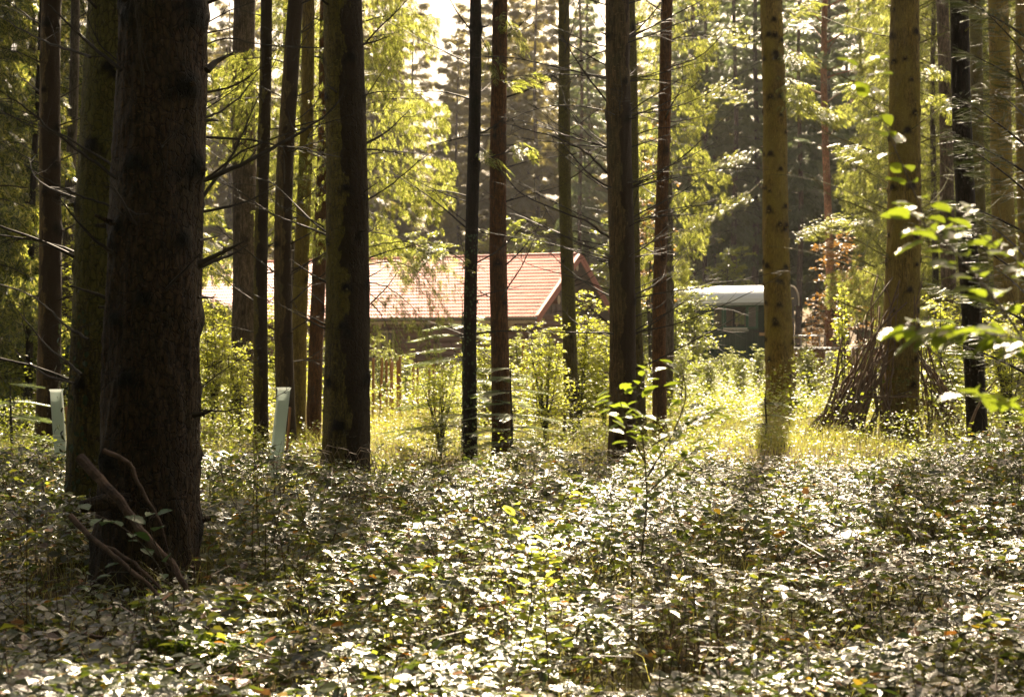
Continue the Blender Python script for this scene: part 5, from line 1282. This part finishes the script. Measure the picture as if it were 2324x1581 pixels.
sapling('fir_sapling', 'dark low fir sapling in front of the reddish brown trunk', 1160, 18.8, 1.5, 2, 22, spread=.6)
sapling('fir_sapling', 'small fir sapling at the foot of the golden trunk', 1738, 22.5, .85, 3, 12, spread=.3)
sapling('fir_sapling', 'pale fir sapling in the gap between shelter and black trunk', 2135, 27, 2.7, 4, 26, spread=.6)
sapling('fir_sapling', 'tiny fir sapling to the left of the brown trunk foot', 25, 17, 1.3, 6, 16, spread=.5)

# ------------------------------------------------------------------ ferns, shoots and bramble sprays near the camera
def fern(label, xv, d, n, L, seed, mat='fern', cat='fern'):
    x = (xv - CX) / F_V * d; root = thing('fern', label, cat, (x, d, float(gz(x, d)))); r = random.Random(seed)
    for k in range(n):
        g = Geo(); a = k / n * 6.28 + r.uniform(-.3, .3); l = L * r.uniform(.75, 1.1); m = 24
        t = np.linspace(0, 1, m); c = np.stack([math.cos(a) * l * .5 * t ** 1.3, math.sin(a) * l * .5 * t ** 1.3, l * (t - .25 * t ** 3)], -1)
        g.tube(c, np.linspace(.004, .001, m), 3, 0, False)
        side = np.array([-math.sin(a), math.cos(a), 0]); tan = norm(np.gradient(c, axis=0))
        ps = []; ds = []; sc = []
        for i in range(3, m):
            for s in (-1, 1): ps.append(c[i]); ds.append(side * s + tan[i] * .45 + np.array([0, 0, -.1])); sc.append(l * .24 * (1 - t[i]) ** .7 * min(1, i / 5) + .008)
        ps = np.array(ps); ds = np.array(ds); sc = np.array(sc); nn = np.tile(np.cross(side, tan[m // 2]) * -1, (len(ps), 1))
        g.scatter(SPRIG, SPRIG_T, ps, frames(ds, nn), np.stack([sc * .5, sc, sc], -1)); g.build('frond', M[mat], root)
fern('upright fern in front of the foot of the black trunk', 2226, 13.0, 7, .80, 1)
fern('fern at the right of the stick shelter', 2105, 15, 6, .7, 2)
fern('yellowing fern right of the black trunk foot', 2290, 13.5, 7, .75, 3)
M['deadfern'] = leaf_mat('dead_fern', [(0, (0.10, 0.045, 0.025)), (1, (0.20, 0.10, 0.05))], (0.30, 0.14, 0.06), rough=0.6, fac=0.3, clump=1.0)
fern('dried rust-brown fern among the brambles right of centre', 1880, 8.6, 9, .55, 8, 'deadfern')
fern('second dried rust-brown fern beside the first, nearer the right edge', 1985, 8.9, 8, .5, 9, 'deadfern')
fern('feathery fern left of the black trunk foot', 2165, 11.5, 6, .6, 4)

def leafy_line(root, pts, d0, d1, r0, n, size, mat, seed, off=.03, tmpl=(LEAF, LEAF_T), stemmat='stem', t0=.08, hang=.1, single=True, leafn=None):
    r = random.Random(seed); m = len(pts)
    W = np.array([P(x, y, d0 + (d1 - d0) * i / (m - 1)) for i, (x, y) in enumerate(pts)]) - np.array(root.location)
    tt = np.linspace(0, m - 1, 5 * m); i0 = np.minimum(tt.astype(int), m - 2); f = (tt - i0)[:, None]; C = W[i0] * (1 - f) + W[i0 + 1] * f
    for _ in range(3): C[1:-1] = (C[:-2] + 2 * C[1:-1] + C[2:]) / 4
    g = Geo(); g.tube(C, np.linspace(r0, r0 * .35, len(C)), 6); st = g.build('stem', M[stemmat], root, True)
    for k in range(n):
        t = t0 + (1 - t0) * (k + r.random() * .6) / n; idx = min(len(C) - 1.01, t * (len(C) - 1)); a = int(idx); p = C[a] * (1 - (idx - a)) + C[a + 1] * (idx - a); tan = norm(C[a + 1] - C[a])
        side = norm(np.cross(tan, [0, 0, 1.]) + 1e-6) * (1 if k % 2 else -1)
        dd = tan * r.uniform(.2, .8) + side * r.uniform(.5, 1.1) + np.array([0, 0, r.uniform(-.5, .2)]); dd /= np.linalg.norm(dd)
        q = p + dd * off * r.uniform(.5, 1.5); nrm_ = np.array([0, 0, 1.]) + np.array([r.gauss(0, .3), r.gauss(0, .3), 0])
        g = Geo(); g.tube([p, q], .0012, 3, 0, False)
        s = size * r.uniform(.7, 1.2)
        g.scatter(*BIGLEAF, q[None], frames(dd[None], nrm_[None]), np.array([s]), 1)
        o = g.build('leaf', [M['stem'], M[mat]], st, True)
# a finer leaf for the near sprays: toothed edge, folded along the midrib
def bigleaf():
    V = []; T = []; n = 11
    ts = np.linspace(0, 1, n); wd = .34 * np.sin(np.pi * ts ** .8) ** .85 * (1 - .12 * ts); mid = []
    for i, t in enumerate(ts):
        z = -.16 * t * t + .01 * math.sin(i * 2.2); w_ = wd[i] * (1.0 + (.07 if i % 2 else -.05))
        V += [[-w_, t + .02, z + .09 * w_ / .34 + .012 * (i % 2)], [0, t, z - .03], [w_, t + .02, z + .09 * w_ / .34 + .012 * (i % 2)]]
    for i in range(n - 1):
        a = 3 * i; b = a + 3
        T += [(a, a + 1, b + 1), (a, b + 1, b), (a + 1, a + 2, b + 2), (a + 1, b + 2, b + 1)]
    return np.array(V), T
BIGLEAF = bigleaf()
M['nearleaf'] = leaf_mat('near_bramble_leaf', [(0, (0.05, 0.09, 0.02)), (.8, (0.09, 0.13, 0.03)), (1, (.2, .18, .03))], (0.36, 0.46, 0.03), rough=0.33, fac=0.42, spec=0.7, clump=0.3)
M['darkleaf'] = leaf_mat('dark_bramble_leaf', [(0, (0.05, 0.11, 0.04)), (1, (0.09, 0.16, 0.06))], (0.1, 0.2, 0.04), rough=0.45, fac=0.2, spec=0.5, clump=0.3)  # dark green, less translucent leaf of the large-leaved shoot
rt = thing('bramble_cane', 'out-of-focus bramble cane slanting in from the right edge', 'bramble', tuple(P(2324, 1200, 3.2)))
leafy_line(rt, [(2380, 860), (2290, 720), (2210, 620), (2140, 540), (2060, 480)], 3.1, 3.4, .0035, 30, .066, 'nearleaf', 1)
rt = thing('bramble_cane', 'blurred near-horizontal bramble spray crossing the black trunk at right', 'bramble', tuple(P(2324, 1250, 3.0)))
leafy_line(rt, [(2400, 790), (2300, 765), (2200, 750), (2120, 745), (2050, 735)], 3.0, 3.2, .003, 34, .066, 'nearleaf', 2, hang=.3)
rt = thing('bramble_cane', 'blurred short leafy twig low at the right edge', 'bramble', tuple(P(2380, 1250, 3.1)))
leafy_line(rt, [(2400, 980), (2330, 925), (2270, 905), (2200, 890)], 3.1, 3.3, .003, 14, .068, 'nearleaf', 3)
rt = thing('bramble_cane', 'thin upright shoot with paired leaves left of the shelter trunk top', 'bramble', tuple(P(2120, 1300, 3.8)))
leafy_line(rt, [(2110, 560), (2090, 470), (2050, 380), (2010, 290), (1975, 200), (1960, 135)], 3.9, 4.1, .0022, 20, .062, 'nearleaf', 4, off=.02)
rt = thing('bramble_cane', 'leafy bramble branch with toothed leaves at the right edge', 'bramble', tuple(P(2340, 1250, 3.4)))
leafy_line(rt, [(2400, 640), (2330, 600), (2260, 560), (2200, 510), (2170, 470)], 3.4, 3.6, .0025, 18, .064, 'nearleaf', 6)
rt = thing('leafy_sapling', 'green and yellow leafy sapling in front of the many-branched trunk', 'sapling', tuple(P(1490, 1300, 5.6)))
for k, pts in enumerate([[(1455, 1270), (1470, 1130), (1460, 1000), (1440, 900), (1470, 840)], [(1470, 1080), (1530, 980), (1560, 900), (1545, 825)], [(1465, 1050), (1420, 960), (1400, 880)], [(1480, 1010), (1560, 960), (1620, 930)], [(1468, 1120), (1530, 1060), (1590, 1010)]]):
    leafy_line(rt, pts, 5.6, 5.4, .004, 26, .056, 'nearleaf', 20 + k, t0=.22)
rt = thing('nettle', 'tall bright green weed shoot rising in the sunlit foreground', 'weed', tuple(P(1240, 1560, 5.6)))
for k, pts in enumerate([[(1245, 1540), (1238, 1400), (1235, 1280), (1265, 1170), (1290, 1110)], [(1225, 1540), (1200, 1420), (1225, 1300), (1240, 1220)], [(1170, 1560), (1210, 1350), (1200, 1240), (1160, 1140)]]):
    leafy_line(rt, pts, 5.4, 5.7, .003, 30, .050, 'beech', 40 + k, t0=.1, off=.012)
rt = thing('bramble_shoot', 'dark large-leaved bramble shoot in front of the thickest trunk', 'bramble', tuple(P(340, 1400, 7.4)))
leafy_line(rt, [(385, 1330), (345, 1260), (300, 1210), (250, 1180), (200, 1160)], 7.3, 7.1, .004, 10, .085, 'darkleaf', 50)
leafy_line(rt, [(385, 1300), (350, 1230), (335, 1180), (355, 1160)], 7.3, 7.1, .004, 6, .10, 'darkleaf', 51)
leafy_line(rt, [(215, 1440), (230, 1370), (200, 1320), (230, 1290)], 7.2, 7.0, .003, 9, .07, 'darkleaf', 52)
# upright dark saplings by the second tube
rt = thing('bramble_shoot', 'airy upright dark-leaved shoots between the tube and the thickest trunk', 'bramble', tuple(P(600, 1250, 8.2)))
for k, pts in enumerate([[(590, 1240), (580, 1140), (590, 1050), (575, 985)], [(620, 1230), (640, 1130), (625, 1060), (640, 1000)], [(560, 1200), (520, 1120), (500, 1070)], [(690, 1180), (670, 1100), (690, 1040)]]):
    leafy_line(rt, pts, 8.2, 8.0, .003, 12, .05, 'bramble', 60 + k, t0=.3)
# dry grass heads before the central trunk
rt = thing('dry_grass', 'dry seed-headed grass stems before the foot of the central trunk', 'grass', tuple(P(790, 1120, 11)))
r = random.Random(12); g = Geo()
for k in range(16):
    x = r.uniform(-.35, .35); h = r.uniform(.45, .75); l = r.uniform(.1, .22) * r.choice([-1, 1]); c = [(x, r.uniform(-.2, .2), -.3), (x + l * .1, 0, h * .3), (x + l * .4, 0, h * .55), (x + l * .8, 0, h * .58), (x + l, 0, h * .48)]
    g.tube(c, [.002, .002, .0018, .004, .001], 4, 0, False)
g.build('stems', M['dry'], rt)

# ------------------------------------------------------------------ dead wood at the foot of the thickest trunk
def limb(label, pts, d0, d1, r0, seed, name='fallen_branch', twigs=3, mat='deadwood', sides=10):
    o, C = vline(None, pts, d0, d1, r0, mat, twigs, seed, name, sides, .18); tag(o, label, 'branch')
limb('thick broken dead branch leaning against the thickest trunk', [(182, 1038), (250, 1110), (320, 1200), (400, 1290), (450, 1390), (500, 1450)], 7.9, 7.2, .030, 1, twigs=3)
limb('pale thin stick leaning over the thick broken branch', [(235, 1022), (290, 1045), (325, 1115), (365, 1190), (400, 1310)], 7.5, 7.3, .014, 2, twigs=1)
limb('long brown branch slanting down from the ivy-clad trunk', [(160, 1170), (230, 1240), (330, 1320), (400, 1400), (480, 1505)], 7.3, 6.6, .016, 3)
limb('second thin branch running beside the long slanting one', [(210, 1225), (290, 1265), (360, 1330), (440, 1420)], 7.25, 6.8, .012, 4)
limb('lying branch low at the left among the leaves', [(120, 1432), (200, 1440), (290, 1460), (380, 1478)], 6.5, 6.4, .014, 5, twigs=2)
rt = thing('broken_stub', 'dark broken stub beside the thickest trunk above the dead branch', 'stump', tuple(P(235, 1140, 8.2)))
g = Geo(); g.tube([(-.12, -.05, -.02), (0, 0, 0), (.12, .1, 0)], [.035, .05, .05], 10); g.build('stub', M['b_big'], rt)
rt = thing('moss_cushion', 'bright green moss cushion at the lower left among leaves', 'moss', tuple(P(425, 1490, 5.9)))
moss(rt, [((0, 0, -.05), (.22, .18, .14))], 2600, .022, 8, 'tufts')

# ------------------------------------------------------------------ haze
m, t, out = mat_new('air')
pv = t.nodes.new('ShaderNodeVolumePrincipled'); pv.inputs['Color'].default_value = (1.0, 0.97, 0.93, 1); pv.inputs['Density'].default_value = 0.00018; pv.inputs['Anisotropy'].default_value = 0.3
t.links.new(pv.outputs[0], out.inputs['Volume'])
g = Geo(); g.box((0, 150, 19.5), (880, 940, 42)); hz = g.build('haze', m); hz['kind'] = 'stuff'; hz['label'] = 'thin morning haze hanging in the air of the wood'; hz['category'] = 'haze'
